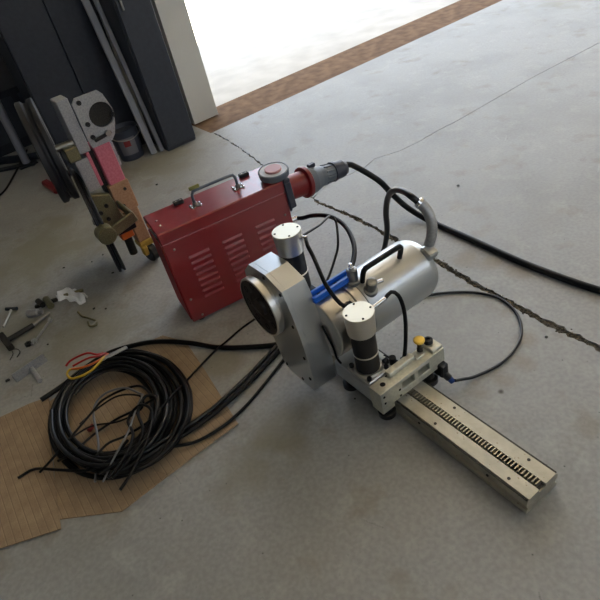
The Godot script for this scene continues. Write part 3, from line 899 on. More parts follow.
	lathe(st, [Vector2(0.0085, 0), Vector2(0.0085, 0.0006), Vector2(0.0072, 0.0008), Vector2(0, 0.0008)], xf_y(Vector3(0.1445, 0.157, -0.034), Vector3.UP), 18)
	part(bk, "bore", st, M.hole)
	# brass index knob and black bolt
	st = mk()
	var kb := Vector3(0.130, 0.160, -0.204)
	lathe(st, [Vector2(0.0095, 0), Vector2(0.0095, 0.014), Vector2(0.0075, 0.016), Vector2(0.0075, 0.038), Vector2(0.0, 0.038)], xf_y(kb, Vector3.UP), 18)
	var ik := part(t, "index_pin", st, M.dark_steel)
	st = mk()
	lathe(st, [Vector2(0.006, 0.036), Vector2(0.0165, 0.041), Vector2(0.0178, 0.044), Vector2(0.0172, 0.0490), Vector2(0.012, 0.0505), Vector2(0.0, 0.051)], xf_y(kb, Vector3.UP), 24, true)
	part(ik, "knob", st, M.brass, "brass-yellow knob")
	st = mk()
	lathe(st, [Vector2(0.0145, 0), Vector2(0.0145, 0.011), Vector2(0.013, 0.013), Vector2(0.007, 0.013), Vector2(0.006, 0.007), Vector2(0, 0.007)], xf_y(Vector3(0.128, 0.168, -0.243), Vector3.UP), 20)
	part(bk, "socket_bolt", st, M.black)
	# feed motors with square mounting feet
	var m2 := Vector3(0.066, 0.158, -0.049)
	st = mk()
	boxw(st, m2 + Vector3(-0.052, -0.0085, -0.046), m2 + Vector3(0.052, 0.004, 0.042), 0.002)
	lathe(st, [Vector2(0.046, 0.003), Vector2(0.042, 0.011), Vector2(0.0, 0.011)], Transform3D(Basis(), m2), 32)
	var mp := part(t, "motor_mount", st, M.alu, "silver motor mount")
	for p in [[0.041, 0.032], [-0.041, 0.032], [0.041, -0.036], [-0.041, -0.036]]:
		bolt(mp, m2 + Vector3(p[0], 0.003, p[1]), Vector3.UP, 0.0075, 0.012, M.black)
	feed_motor(t, m2, 0.388, Vector3(0.10, 0.16, -1), 0.052)
	var m1 := Vector3(-0.243, 0.31, -0.054)
	st = mk()
	boxw(st, m1 + Vector3(-0.04, -0.03, -0.036), m1 + Vector3(0.038, 0.004, 0.0535), 0.002)
	mp = part(t, "motor_mount", st, M.steel_dark, "dark motor mount")
	feed_motor(t, m1, 0.537, Vector3(0.866, 0.0, -0.5), 0.022)
	st = mk()
	rod(st, Vector3(0.100, 0.150, -0.118), Vector3(0.100, 0.178, -0.118), 0.011)
	part(pl, "stud", st, M.black)
	st = mk()
	boxw(st, Vector3(0.078, 0.150, -0.112), Vector3(0.092, 0.172, -0.092), 0.003)
	part(pl, "cable_clip", st, M.black)
	# guide rollers and the limit sensor under the block
	for c in [[0.150, -0.0305], [0.150, -0.2125]]:
		st = mk()
		lathe(st, [Vector2(0, 0.032), Vector2(0.026, 0.032), Vector2(0.028, 0.035), Vector2(0.028, 0.052), Vector2(0.017, 0.055), Vector2(0.015, 0.089), Vector2(0, 0.089)], Transform3D(Basis(), Vector3(c[0], 0, c[1])), 26)
		part(t, "guide_roller", st, M.black)
	for c in [[-0.018, -0.0305]]:
		st = mk()
		lathe(st, [Vector2(0, 0.032), Vector2(0.026, 0.032), Vector2(0.028, 0.035), Vector2(0.028, 0.052), Vector2(0.017, 0.055), Vector2(0.015, 0.089), Vector2(0, 0.089)], Transform3D(Basis(), Vector3(c[0], 0, c[1])), 26)
		part(t, "guide_roller", st, M.black)
	st = mk()
	boxw(st, Vector3(0.150, 0.055, -0.262), Vector3(0.190, 0.105, -0.232), 0.004)
	var se := part(t, "limit_sensor", st, M.black, "black limit sensor")
	st = mk()
	var s0 := Vector3(0.180, 0.066, -0.247)
	var s1 := gp(449, 378, 0.045)
	rod(st, s0, s1, 0.012)
	part(se, "sensor_neck", st, M.black)
	st = mk()
	rod(st, s1, s1 + (s1 - s0).normalized() * 0.018, 0.0095)
	part(se, "connector", st, M.blue_conn, "blue connector ring")

func cable(called: String, pts: Array, r: float, mat: Material, label: String, group := "") -> void:
	var st := mk()
	tube(st, smooth_path(pts, 0.012), r, 10)
	single(called, st, mat, label, "cable", group)

func build_machine_cables() -> void:
	# from the red unit to the motor
	cable("power_lead", [Vector3(-0.7155, 0.252, -0.367), gp(303, 218, 0.262), gp(313, 215.5, 0.28), gp(330, 216.5, 0.30), gp(345, 226, 0.30), gp(354, 245, 0.29), gp(352, 265, 0.28), Vector3(-0.195, 0.29, -0.18), Vector3(-0.168, 0.30, -0.165)], 0.0088, M.rubber, "black lead arching from the red unit's end to the silver motor")
	cable("thin_control_cable", [Vector3(-0.226, 0.502, -0.093), gp(310, 231, 0.487), gp(320, 224.5, 0.46), gp(330, 216, 0.43), gp(336, 222, 0.41), gp(338, 245, 0.37), gp(334.5, 260, 0.345), gp(329, 276, 0.33), Vector3(-0.175, 0.325, -0.10)], 0.0042, M.rubber, "thin black cable looping up from the feed motor behind the gearbox")
	cable("feed_cable", [Vector3(-0.190, 0.515, -0.0845), gp(307.5, 245.5, 0.508), gp(313, 256, 0.485), gp(319.5, 271, 0.465), gp(326, 285, 0.44), gp(336, 299, 0.405), gp(344, 306, 0.385), Vector3(-0.01, 0.362, -0.075), Vector3(0.012, 0.33, -0.10)], 0.0062, M.rubber, "black cable hanging over the blue clamp between the two feed motors")
	cable("feed_cable", [Vector3(0.0750, 0.3795, -0.138), gp(391, 292, 0.386), gp(398, 295, 0.37), gp(403, 306, 0.33), gp(405.5, 322, 0.275), gp(405.5, 343, 0.205), gp(404, 358, 0.165), Vector3(0.106, 0.152, -0.150)], 0.0062, M.rubber, "black cable bending down from the feed motor on the carriage to its plate")
	cable("neck_cable", [gp(322, 326, 0.30), gp(328, 337, 0.265), gp(333.5, 348, 0.225), gp(337, 358, 0.185), Vector3(-0.02, 0.153, -0.008)], 0.0038, M.rubber, "thin black cable hugging the motor neck beside the gearbox")
	cable("hose", [gp(419, 203, 0.508), gp(412, 197, 0.53), gp(404, 191.5, 0.53), gp(395, 190, 0.51), gp(388.5, 196, 0.46), gp(386, 212, 0.37), gp(387, 232, 0.26), gp(383, 252, 0.14), gp(374, 262, 0.06), gp(366, 268, 0.0125)], 0.0105, M.rubber_blue, "black hose looping out of the steel conduit down behind the motor")
	cable("sensor_cable", [gp(455, 380.5, 0.038), gp(463, 379, 0.02), gp(476, 376, 0.006), gp(500, 364, 0.006), gp(515, 349, 0.006), gp(521.5, 332, 0.006), gp(517, 314, 0.006), gp(504, 301, 0.006), gp(488, 294.5, 0.006), gp(465, 292, 0.006), gp(435, 294, 0.006), gp(410, 300, 0.006)], 0.0052, M.rubber_blue, "thin black cable curling over the floor from the blue connector")
	cable("plate_cable", [Vector3(0.06, 0.16, -0.118), gp(392, 359, 0.158), gp(400, 364, 0.157), Vector3(0.128, 0.1575, -0.06)], 0.0026, M.rubber, "short thin black cable on the carriage plate behind the feed motor")

# ---------------------------------------------------------------- coil, cardboard, wires
func sheet(label: String, px: Array, y0: float, th: float) -> void:
	var p := PackedVector2Array()
	for v in px:
		var w := gp(v[0], v[1])
		p.append(Vector2(w.x, -w.z))
	var st := mk()
	prism(st, p, Transform3D(Basis(Vector3.RIGHT, Vector3(0, 0, -1), Vector3.UP), Vector3(0, y0, 0)), th, 0.0005)
	single("cardboard_sheet", st, M.cardboard, label, "cardboard", "flattened cardboard on the floor")

func build_coil() -> void:
	sheet("flat brown cardboard sheet under the coiled black cable", [[50, 402], [98, 368], [132, 349], [163, 336], [186, 342], [206, 372], [238, 424], [166, 478], [122, 512], [58, 520]], 0.0, 0.004)
	sheet("plain brown cardboard flap beside the coil, cut edge towards the tools", [[-60, 445], [0, 419], [30, 405], [50, 398], [51.5, 430], [54, 470], [62, 530], [-30, 560]], 0.0042, 0.004)
	sheet("narrow cardboard strip under the cables leading to the gearbox", [[186, 430], [229, 415], [239, 425], [168, 476], [150, 470]], 0.0042, 0.004)
	var r := RandomNumberGenerator.new()
	r.seed = 77
	# the thick coil: one cable wound many times
	var pts: Array = []
	var turns := 9
	var per := 14
	for k in turns * per:
		var turn := float(k) / per
		var a := TAU * turn + 2.2
		var ti := int(turn)
		var fs := [1.0, 0.95, 0.985, 0.84, 0.74, 0.66, 0.72, 0.86, 0.93, 0.97]
		var cs := [Vector2(121, 415), Vector2(125, 411), Vector2(118, 417), Vector2(113, 415), Vector2(109, 413), Vector2(106, 415), Vector2(112, 409), Vector2(118, 411), Vector2(124, 413), Vector2(121, 414)]
		var f: float = lerpf(fs[ti], fs[mini(ti + 1, 9)], turn - ti)
		var cc: Vector2 = cs[ti].lerp(cs[mini(ti + 1, 9)], turn - ti)
		var cx := cc.x + sin(turn * 2.3) * 1.5
		var cy := cc.y + cos(turn * 1.7) * 1.5
		var h: float = 0.013 + 0.0075 * ti * (0.55 if ti < 5 else 0.75) + r.randf_range(-0.001, 0.003)
		var e := 1.0 - 0.085 * sin(2.0 * a)
		pts.append(gp(cx + cos(a) * 67.0 * f * e, cy + sin(a) * 63.0 * f * e, h + 0.004))
	var st := mk()
	tube(st, smooth_path(pts, 0.02), 0.0082, 10)
	single("coiled_cable", st, M.rubber, "thick black cable wound in a round coil on the cardboard", "cable")
	# second, glossier bundle inside it
	pts = []
	for k in 4 * per:
		var turn := float(k) / per
		var a := TAU * turn + 3.6
		var f := 0.62 + 0.055 * turn
		pts.append(gp(112 + cos(a) * 70.0 * f * (1.0 - 0.07 * sin(2.0 * a)) + sin(turn * 3.0) * 3.0, 411 + sin(a) * 66.0 * f * (1.0 - 0.07 * sin(2.0 * a)), 0.055 + 0.007 * turn))
	st = mk()
	tube(st, smooth_path(pts, 0.02), 0.0068, 10)
	single("coiled_cable", st, M.rubber_blue, "blue-black glossy cable wound in smaller loops on top of the coil", "cable")
	# thin ones tangled across
	var thin := [
		["thin black cable crossing the coil from the cardboard flap to the far loops", [[40, 472, .02], [53, 458, .055], [77, 430, .075], [93, 411, .06], [103, 400, .06], [122, 390, .08], [140, 386, .09], [152, 395, .09]], 0.0042, "rubber"],
		["thin black cable sagging through the open middle of the coil", [[58, 461, .06], [73, 453, .07], [93, 435, .03], [115, 420, .02], [135, 410, .05], [155, 398, .09]], 0.0042, "rubber"],
		["thin silvery cable curving up through the middle of the coil", [[95, 482, .05], [98.5, 452, .055], [97, 433, .05], [93.5, 416, .05], [95.5, 404, .06], [106, 393, .08], [125, 388, .085], [141, 394, .09]], 0.0040, "wire_grey"],
		["thin silvery cable lying straight over the lower side of the coil", [[103, 482, .07], [115, 456, .09], [128, 432, .085], [135, 412, .08], [143, 394, .09]], 0.0036, "wire_grey"],
		["thin black cable running out of the coil over the cardboard flap", [[18, 478, .014], [35, 469, .016], [60, 470, .05], [88, 470, .07], [110, 460, .08], [128, 440, .085]], 0.0048, "rubber"],
		["thin black cable looping small within the coil", [[72, 437, .07], [92, 426, .03], [120, 421, .03], [142, 408, .06], [140, 396, .085], [118, 396, .05], [98, 408, .05], [80, 424, .06]], 0.0034, "rubber"],
		["thin black cable knotted low across the coil's near loops", [[86, 470, .08], [106, 445, .06], [125, 436, .06], [150, 420, .085], [172, 395, .085], [186, 381, .05], [205, 361, .012], [216, 350, .028], [228, 340, .010], [242, 328, .006], [262, 314, .006]], 0.0042, "rubber"],
		["black cable tangled in the near side of the coil", [[100, 474, .085], [118, 462, .09], [136, 448, .09], [143, 430, .09], [138, 412, .09], [146, 396, .095], [157, 400, .09], [150, 430, .09], [130, 458, .09], [112, 478, .085]], 0.0055, "rubber"],
		["black cable doubled over the near loops of the coil", [[108, 478, .095], [124, 458, .1], [133, 435, .095], [128, 420, .07], [140, 405, .095], [152, 412, .1], [147, 440, .1], [133, 470, .095], [120, 490, .09]], 0.005, "rubber"]]
	for c in thin:
		var q: Array = []
		for v in c[1]: q.append(gp(v[0], v[1], v[2]))
		cable("thin_cable", q, c[2], M[c[3]], c[0])
	# leads between the coil and the saw
	cable("trunk_cable", [gp(41, 400, 0.019), gp(62, 386, 0.019), gp(85, 368, 0.025), gp(108, 353.5, 0.02), gp(135, 345, 0.017), gp(160, 341.5, 0.017), gp(190, 343, 0.016), gp(215, 347, 0.011), gp(240, 347.5, 0.011), gp(273, 345, 0.011), gp(296, 338, 0.011)], 0.0098, M.rubber, "thick black cable running from the coil's far side to the gearbox")
	cable("trunk_cable", [gp(122, 470, 0.07), gp(150, 455, 0.06), gp(175, 440, 0.03), gp(200, 424, 0.019), gp(222, 407, 0.019), gp(250, 382, 0.0095), gp(268, 363, 0.0095), gp(284, 346, 0.0095), gp(296, 334, 0.0095)], 0.0085, M.rubber, "thick black cable leaving the coil's near side towards the gearbox, outer of a pair")
	cable("trunk_cable", [gp(118, 462, 0.08), gp(148, 450, 0.06), gp(173, 435, 0.03), gp(197, 420, 0.019), gp(219, 403, 0.019), gp(246, 378, 0.0095), gp(264, 359, 0.0095), gp(282, 340, 0.0095), gp(292, 329, 0.0095)], 0.0078, M.rubber_blue, "thick black cable leaving the coil's near side towards the gearbox, inner of a pair")
	cable("slim_lead", [gp(130, 460, 0.07), gp(165, 448, 0.03), gp(195, 442, 0.0165), gp(222, 427, 0.0165), gp(244, 408, 0.006), gp(263, 386, 0.006), gp(282, 362, 0.006), gp(300, 340, 0.006)], 0.0056, M.rubber, "slim black lead curving wide below the cable pair to the gearbox")
	# coloured wire ends of the cable
	var wires := [
		["wire_red", "red insulated wire arched at the stripped cable end", [[66, 366, .075], [70, 361, .085], [78, 356.5, .09], [88, 353, .09], [97, 354.5, .08], [103, 353, .06]], 0.0042],
		["wire_red", "red insulated wire bent back below the upper red arch", [[73, 366, .085], [82, 361, .095], [90, 357.5, .095], [99, 356, .08], [106, 353, .06]], 0.0040],
		["wire_orange", "orange insulated wire between the red and yellow ones", [[72, 369, .09], [82, 367.5, .10], [92, 364, .10], [101, 359, .09], [108, 354, .06]], 0.0042],
		["wire_yellow", "yellow insulated wire looped at the stripped cable end", [[104, 357, .09], [98, 364, .105], [90, 371.5, .105], [80, 376.5, .10], [71, 378.5, .09], [67, 374, .085], [70, 369.5, .085], [78, 369, .09]], 0.0044]]
	for w in wires:
		var q: Array = []
		for v in w[2]: q.append(gp(v[0], v[1], v[2]))
		cable("stripped_wire", q, w[3], M[w[0]], w[1])
	st = mk()
	var la := gp(101, 360, 0.085)
	var lb := gp(127, 347, 0.07)
	var ld := (lb - la).normalized()
	var lx := Transform3D(Basis(ld, Vector3.UP, ld.cross(Vector3.UP)), (la + lb) / 2)
	box(st, Vector3(la.distance_to(lb), 0.006, 0.02), lx, 0.002)
	single("cable_tag", st, M.galv, "pale grey metal tag beside the coloured wires", "tag")
	st = mk()
	rod(st, gp(89, 431, 0.012), gp(93, 425, 0.012), 0.008)
	single("wire_connector", st, M.red_plastic, "small red wire connector lying inside the coil", "connector")

# ---------------------------------------------------------------- tools on the floor
func flat_poly(st: SurfaceTool, px: Array, y0: float, th: float, bevel := 0.001) -> void:
	var p := PackedVector2Array()
	for v in px:
		var w := gp(v[0], v[1])
		p.append(Vector2(w.x, -w.z))
	prism(st, p, Transform3D(Basis(Vector3.RIGHT, Vector3(0, 0, -1), Vector3.UP), Vector3(0, y0, 0)), th, bevel)

func bar_between(st: SurfaceTool, a: Vector3, b: Vector3, w: float, h: float, bevel := 0.002) -> void:
	var d := (b - a).normalized()
	box(st, Vector3(a.distance_to(b), h, w), Transform3D(Basis(d, d.cross(Vector3.UP).normalized().cross(d).normalized(), d.cross(Vector3.UP).normalized()), (a + b) / 2), bevel)

func build_tools() -> void:
	var st: SurfaceTool
	# hammer
	var t := thing("hammer", "dirty hammer with a dark grip and bare steel shaft on the floor", "hammer", gp(25, 330))
	st = mk(); rod(st, gp(33, 325, 0.012), gp(49.5, 313, 0.010), 0.0075); part(t, "shaft", st, M.steel)
	st = mk(); rod(st, gp(6, 341, 0.014), gp(33.5, 325, 0.012), 0.0115); part(t, "grip", st, M.dark_steel, "dark grip")
	st = mk(); bar_between(st, gp(1, 335, 0.014), gp(11, 348, 0.014), 0.028, 0.028, 0.004); part(t, "head", st, M.dark_steel, "dark steel head")
	# T-handle key
	t = thing("t_handle_key", "T-handle socket key with a dark crossbar, lying near the hammer", "key", gp(7, 320))
	st = mk(); rod(st, gp(3, 327, 0.007), gp(11, 310, 0.009), 0.0062); part(t, "shank", st, M.steel)
	st = mk(); rod(st, gp(6, 309, 0.009), gp(17, 308.5, 0.009), 0.0085); part(t, "crossbar", st, M.steel_dark)
	# spanner
	t = thing("spanner", "thin open-ended steel spanner beside the hammer", "spanner", gp(42, 330))
	st = mk(); bar_between(st, gp(35, 341.5, 0.004), gp(49.5, 321, 0.004), 0.012, 0.006, 0.001); part(t, "shaft", st, M.galv)
	st = mk(); flat_poly(st, [[32, 341], [35, 339], [38, 341], [37, 344], [34.5, 343], [34.5, 346], [31, 345]], 0.001, 0.008); part(t, "jaw", st, M.galv)
	st = mk(); flat_poly(st, [[48, 322], [49, 319], [51, 318], [50.5, 320.5], [53, 320], [52, 322.5], [50, 323.5]], 0.001, 0.008); part(t, "jaw", st, M.galv)
	st = mk(); lathe(st, [Vector2(0.016, 0), Vector2(0.016, 0.012), Vector2(0.008, 0.012), Vector2(0.008, 0.004), Vector2(0, 0.004)], Transform3D(Basis(), gp(29, 345, 0)), 6)
	single("hex_nut", st, M.dark_steel, "dark hex nut at the jaw of the spanner", "nut")
	# T-shaped steel bracket
	t = thing("steel_bracket", "grey T-shaped steel bracket with a round stub lying before the coil", "bracket", gp(32, 370))
	st = mk()
	bar_between(st, gp(14, 378.5, 0.022), gp(45, 357, 0.022), 0.006, 0.044, 0.001)
	bar_between(st, gp(14, 379, 0.003), gp(45, 357.5, 0.003) , 0.035, 0.006, 0.001)
	part(t, "angle_bar", st, M.galv)
	st = mk(); rod(st, gp(31, 368, 0.014), gp(40, 381, 0.011), 0.0105); part(t, "stub", st, M.galv)
	# cloth
	st = mk()
	var r := RandomNumberGenerator.new()
	r.seed = 12
	var nx := 16
	var nz := 9
	var a := gp(58, 301)
	var ux := (gp(87, 301) - a)
	var uz := (gp(62, 292) - a)
	var g: Array = []
	for i in nx + 1:
		var row: Array = []
		for j in nz + 1:
			var u := float(i) / nx
			var v := float(j) / nz
			var w := 0.75 + 0.35 * sin(PI * u) + 0.22 * sin(u * 17.0)
			var p := a + ux * u + uz * ((v - 0.5) * w * 1.1 + 0.35 + 0.25 * sin(u * 5.0))
			p.y = 0.004 + (0.020 + 0.014 * sin(v * 11.0 + u * 3.0) + 0.008 * sin(u * 13.0 + v * 5.0)) * sin(PI * clampf(v, 0.02, 0.98)) + 0.002
			row.append(p)
		g.append(row)
	for i in nx:
		for j in nz:
			var n: Vector3 = (g[i + 1][j] - g[i][j]).cross(g[i][j + 1] - g[i][j]).normalized()
			if n.y < 0: n = -n
			quad(st, g[i][j], g[i + 1][j], g[i + 1][j + 1], g[i][j + 1], n)
			var dn := Vector3(0, -0.003, 0)
			quad(st, g[i][j] + dn, g[i + 1][j] + dn, g[i + 1][j + 1] + dn, g[i][j + 1] + dn, -n)
	single("rag", st, M.white_cloth, "crumpled white rag on the floor among the tools", "rag")
	# dirty puller tool beside the rag
	t = thing("pipe_clamp", "dirty dark clamp tool lying against the white rag", "clamp", gp(47, 302))
	st = mk(); bar_between(st, gp(35, 307, 0.012), gp(58, 299, 0.012), 0.02, 0.016, 0.004); part(t, "bar", st, M.dark_steel)
	st = mk(); rod(st, gp(38, 301, 0.016), gp(43, 305, 0.016), 0.014); part(t, "jaw", st, M.dark_steel)
	st = mk(); rod(st, gp(46, 299, 0.016), gp(51, 306, 0.016), 0.016); part(t, "jaw", st, M.olive_steel)
	st = mk(); rod(st, gp(64, 295.5, 0.012), gp(83, 290, 0.010), 0.008); part(t, "handle", st, M.olive_steel)
	st = mk()
	lathe(st, [Vector2(0.0, 0), Vector2(0.018, 0.0), Vector2(0.02, 0.004), Vector2(0.017, 0.05), Vector2(0.010, 0.056), Vector2(0.010, 0.075), Vector2(0, 0.075)], xf_y(gp(28, 313.5, 0.018), gp(40, 312, 0.018) - gp(28, 313.5, 0.018)), 16)
	single("pipe_socket", st, M.galv, "dull grey pipe socket lying above the hammer shaft", "socket")
	# shackle and bolts right of the rag
	t = thing("shackle", "small rusty chain shackle on the floor between rag and coil", "shackle", gp(90, 322))
	st = mk(); tube(st, smooth_path([gp(78, 312, .006), gp(82, 316, .006), gp(87, 317.5, .007), gp(91, 319, .008), gp(96, 321, .008), gp(96, 325, .008), gp(90, 326, .008), gp(88, 322, .012)], 0.006), 0.005, 8); part(t, "link", st, M.olive_steel)
	st = mk(); rod(st, gp(91, 325, 0.008), gp(97, 322, 0.008), 0.007); part(t, "pin", st, M.steel)
	# loose wire scraps and grit
	st = mk(); tube(st, smooth_path([gp(10, 360, .003), gp(13, 354, .005), gp(12, 350, .003), gp(17, 349, .003), gp(20, 352, .004), gp(17, 357, .003)], 0.006), 0.0018, 6)
	single("wire_scrap", st, M.dark_steel, "bent scrap of thin wire between spanner and steel bracket", "wire")
	var bits := [[94, 309, 0.008, "dark pebble just above the chain shackle"], [106, 309, 0.006, "small dark pebble on the floor beyond the shackle"], [64, 268, 0.007, "dark pebble on bare floor between rag and second machine"],
		[48, 344.5, 0.005, "tiny dark pebble beside the spanner"], [8, 381, 0.009, "dark pebble beside the T-shaped steel bracket"], [149, 257, 0.007, "dark pebble at the caster of the second machine"], [103, 255, 0.006, "dark pebble near the bottom of the second machine's wheel"],
		[458, 186, 0.008, "lone dark pebble on the pale floor beyond the thick supply cable"], [546, 337, 0.006, "small dark pebble between the curled sensor cable and the broken joint"],
		[355, 399, 0.004, "tiny dark pebble on the floor beside the carriage plate"], [157, 185, 0.010, "dark pebble behind the red power unit"], [113, 273, 0.007, "dark pebble on the floor just before the second machine"], [92, 262, 0.005, "tiny dark pebble beside the lower black wheel"]]
	for b in bits:
		st = mk()
		var bs := Basis.from_euler(Vector3(0, r.randf() * 6, 0))
		var pol := PackedVector2Array()
		for k in 7: pol.append(Vector2.from_angle(TAU * k / 7) * b[2] * r.randf_range(0.6, 1.15))
		prism(st, pol, Transform3D(bs * Basis(Vector3.RIGHT, Vector3(0, 0, -1), Vector3.UP), gp(b[0], b[1], 0.0)), b[2] * 0.7, b[2] * 0.2)
		single("pebble", st, M.dark_steel, b[3], "pebble", "pebbles on the floor")
	# red scrap near the second machine
	st = mk()
	bar_between(st, gp(45, 182, 0.022), gp(58, 191, 0.02), 0.05, 0.034, 0.008)
	single("red_wedge", st, M.red_plastic, "dark red plastic wedge on the floor behind the black wheel", "wedge")
	cable("floor_cable", [gp(-6, 200, 0.006), gp(5, 190, 0.006), gp(14, 175, 0.006), gp(22, 160, 0.006), gp(27, 150, 0.006)], 0.007, M.rubber, "thin dark cord lying on the floor towards the far wall")

# ---------------------------------------------------------------- second machine
func build_second_machine() -> void:
	var t := thing("wire_saw_stand", "second machine with black wheels and a worn pink and orange column", "machine", Vector3(-1.42, 0, 0.16))
	var st: SurfaceTool
	var x0 := -1.44
	# column, from the caster up
	st = mk(); boxw(st, Vector3(x0 - 0.05, 0.110, 0.060), Vector3(x0 + 0.03, 0.296, 0.122), 0.004); part(t, "lower_post", st, M.paint_orange, "tan worn lower post")
	st = mk(); boxw(st, Vector3(x0 - 0.07, 0.296, 0.055), Vector3(x0 + 0.045, 0.436, 0.150), 0.004)
	var orange := part(t, "sleeve", st, M.paint_orange, "orange sleeve")
	for p in [[0.085, 0.40], [0.12, 0.33]]:
		bolt(orange, Vector3(x0 + 0.045, p[1], p[0]), Vector3.RIGHT, 0.007, 0.006, M.dark_steel)
	st = mk(); boxw(st, Vector3(x0 - 0.06, 0.436, 0.062), Vector3(x0 + 0.04, 0.622, 0.138), 0.004); part(t, "pink_column", st, M.paint_pink, "worn pink square column")
	st = mk(); boxw(st, Vector3(x0 - 0.055, 0.50, 0.0495), Vector3(x0 + 0.03, 0.61, 0.0615), 0.002); part(t, "side_plate", st, M.galv)
	# grey head plate with the large hole
	var hp := PackedVector2Array([Vector2(-0.148, 0.622), Vector2(-0.040, 0.622), Vector2(-0.010, 0.690), Vector2(0.002, 0.74), Vector2(-0.02, 0.83), Vector2(-0.146, 0.83)])
	st = mk()
	# plate faces +x; local X = -z, local Y = y; the hole is made as a ring of segments
	var hc := Vector2(-0.052, 0.735)
	var hr := 0.052
	var segn := 28
	var ol := ccw(hp.duplicate())
	var ring_o := PackedVector2Array()
	for k in segn:
		var d := Vector2.from_angle(TAU * k / segn)
		var far := hc + d * 0.4
		var best := far
		for i in ol.size():
			var hit = Geometry2D.segment_intersects_segment(hc, far, ol[i], ol[(i + 1) % ol.size()])
			if hit != null and hc.distance_to(hit) < hc.distance_to(best): best = hit
		ring_o.append(best)
	var PX := Transform3D(Basis(Vector3(0, 0, -1), Vector3.UP, Vector3.RIGHT), Vector3(x0 + 0.041, 0, 0))
	for k in segn:
		var k2 := (k + 1) % segn
		var i1 := hc + Vector2.from_angle(TAU * k / segn) * hr
		var i2 := hc + Vector2.from_angle(TAU * k2 / segn) * hr
		prism(st, PackedVector2Array([i1, ring_o[k], ring_o[k2], i2]), PX, 0.014, 0.0)
	var hd := part(t, "head_plate", st, M.galv, "grey plate with a large round hole")
	for p in [[-0.122, 0.72], [-0.124, 0.665], [-0.006, 0.72], [-0.12, 0.81]]:
		bolt(hd, Vector3(x0 + 0.055, p[1], -p[0]), Vector3.RIGHT, 0.010, 0.008, M.black)
	st = mk(); bar_between(st, Vector3(x0 + 0.066, 0.650, 0.125), Vector3(x0 + 0.066, 0.660, 0.045), 0.012, 0.014, 0.003); part(hd, "lever", st, M.black)
	st = mk(); lathe(st, [Vector2(0.012, 0), Vector2(0.012, 0.02), Vector2(0, 0.02)], xf_y(Vector3(x0 + 0.055, 0.660, 0.06), Vector3.RIGHT), 14); part(hd, "lever_nut", st, M.steel)
	st = mk(); lathe(st, [Vector2(0, 0.0), Vector2(0.05, 0.0), Vector2(0.05, 0.035), Vector2(0, 0.035)], xf_y(Vector3(x0 + 0.0, 0.735, 0.052), Vector3.RIGHT), 28); part(t, "bearing", st, M.dark_steel, "dark bearing in the head plate")
	# parallel grey post on the wheel side
	st = mk(); boxw(st, Vector3(x0 - 0.05, 0.612, 0.150), Vector3(x0 + 0.04, 0.84, 0.200), 0.003); part(t, "side_post", st, M.galv, "grey side post")
	st = mk(); boxw(st, Vector3(x0 - 0.045, 0.45, 0.178), Vector3(x0 + 0.045, 0.595, 0.236), 0.003); part(t, "side_post", st, M.galv, "grey side post")
	st = mk(); boxw(st, Vector3(x0 - 0.040, 0.455, 0.163), Vector3(x0 + 0.042, 0.612, 0.1775), 0.002); part(t, "pink_strip", st, M.paint_pink)
	st = mk(); boxw(st, Vector3(x0 - 0.03, 0.40, 0.1395), Vector3(x0 + 0.015, 0.61, 0.1625), 0.002); part(t, "slide", st, M.dark_steel, "dark slide between the posts")
	st = mk(); boxw(st, Vector3(x0 - 0.05, 0.596, 0.2005), Vector3(x0 + 0.05, 0.656, 0.255), 0.004); part(t, "gear_case", st, M.olive_steel)
	# lower arm: olive plate with a dark end and a round nose
	var ap := PackedVector2Array([Vector2(-0.244, 0.452), Vector2(-0.165, 0.42), Vector2(-0.150, 0.30), Vector2(-0.115, 0.285), Vector2(-0.118, 0.235), Vector2(-0.2, 0.235), Vector2(-0.258, 0.265)])
	st = mk(); prism(st, ap, Transform3D(Basis(Vector3(0, 0, -1), Vector3.UP, Vector3.RIGHT), Vector3(x0 + 0.046, 0, 0)), 0.035, 0.003); part(t, "arm_plate", st, M.olive_steel, "olive steel arm plate")
	st = mk(); boxw(st, Vector3(x0 + 0.082, 0.232, 0.118), Vector3(x0 + 0.105, 0.286, 0.205), 0.003); part(t, "arm_end", st, M.black)
	st = mk(); rod(st, Vector3(x0 + 0.17, 0.318, 0.275), Vector3(x0 + 0.235, 0.318, 0.275), 0.040, 0.004, 28)
	bar_between(st, Vector3(x0 + 0.225, 0.315, 0.27), Vector3(x0 + 0.225, 0.345, 0.13), 0.012, 0.05, 0.004)
	bar_between(st, Vector3(x0 + 0.225, 0.345, 0.14), Vector3(x0 + 0.04, 0.345, 0.14), 0.014, 0.04, 0.004)
	part(t, "round_nose", st, M.olive_steel, "rounded olive nose in front of the wheel")
	for p in [[0.235, 0.36], [0.215, 0.32], [0.20, 0.38]]:
		bolt(t, Vector3(x0 + 0.081, p[1], p[0]), Vector3.RIGHT, 0.009, 0.008, M.dark_steel)
	st = mk(); boxw(st, Vector3(x0 + 0.05, 0.196, 0.14), Vector3(x0 + 0.095, 0.230, 0.20), 0.003); part(t, "orange_stop", st, M.wire_orange)
	st = mk(); rod(st, Vector3(x0 + 0.02, 0.08, 0.165), Vector3(x0 + 0.05, 0.23, 0.165), 0.02); part(t, "strut", st, M.dark_steel)
	# wheels: large grooved discs with their axle along z
	var wax := Vector3(-0.16, 0, 0.987).normalized()
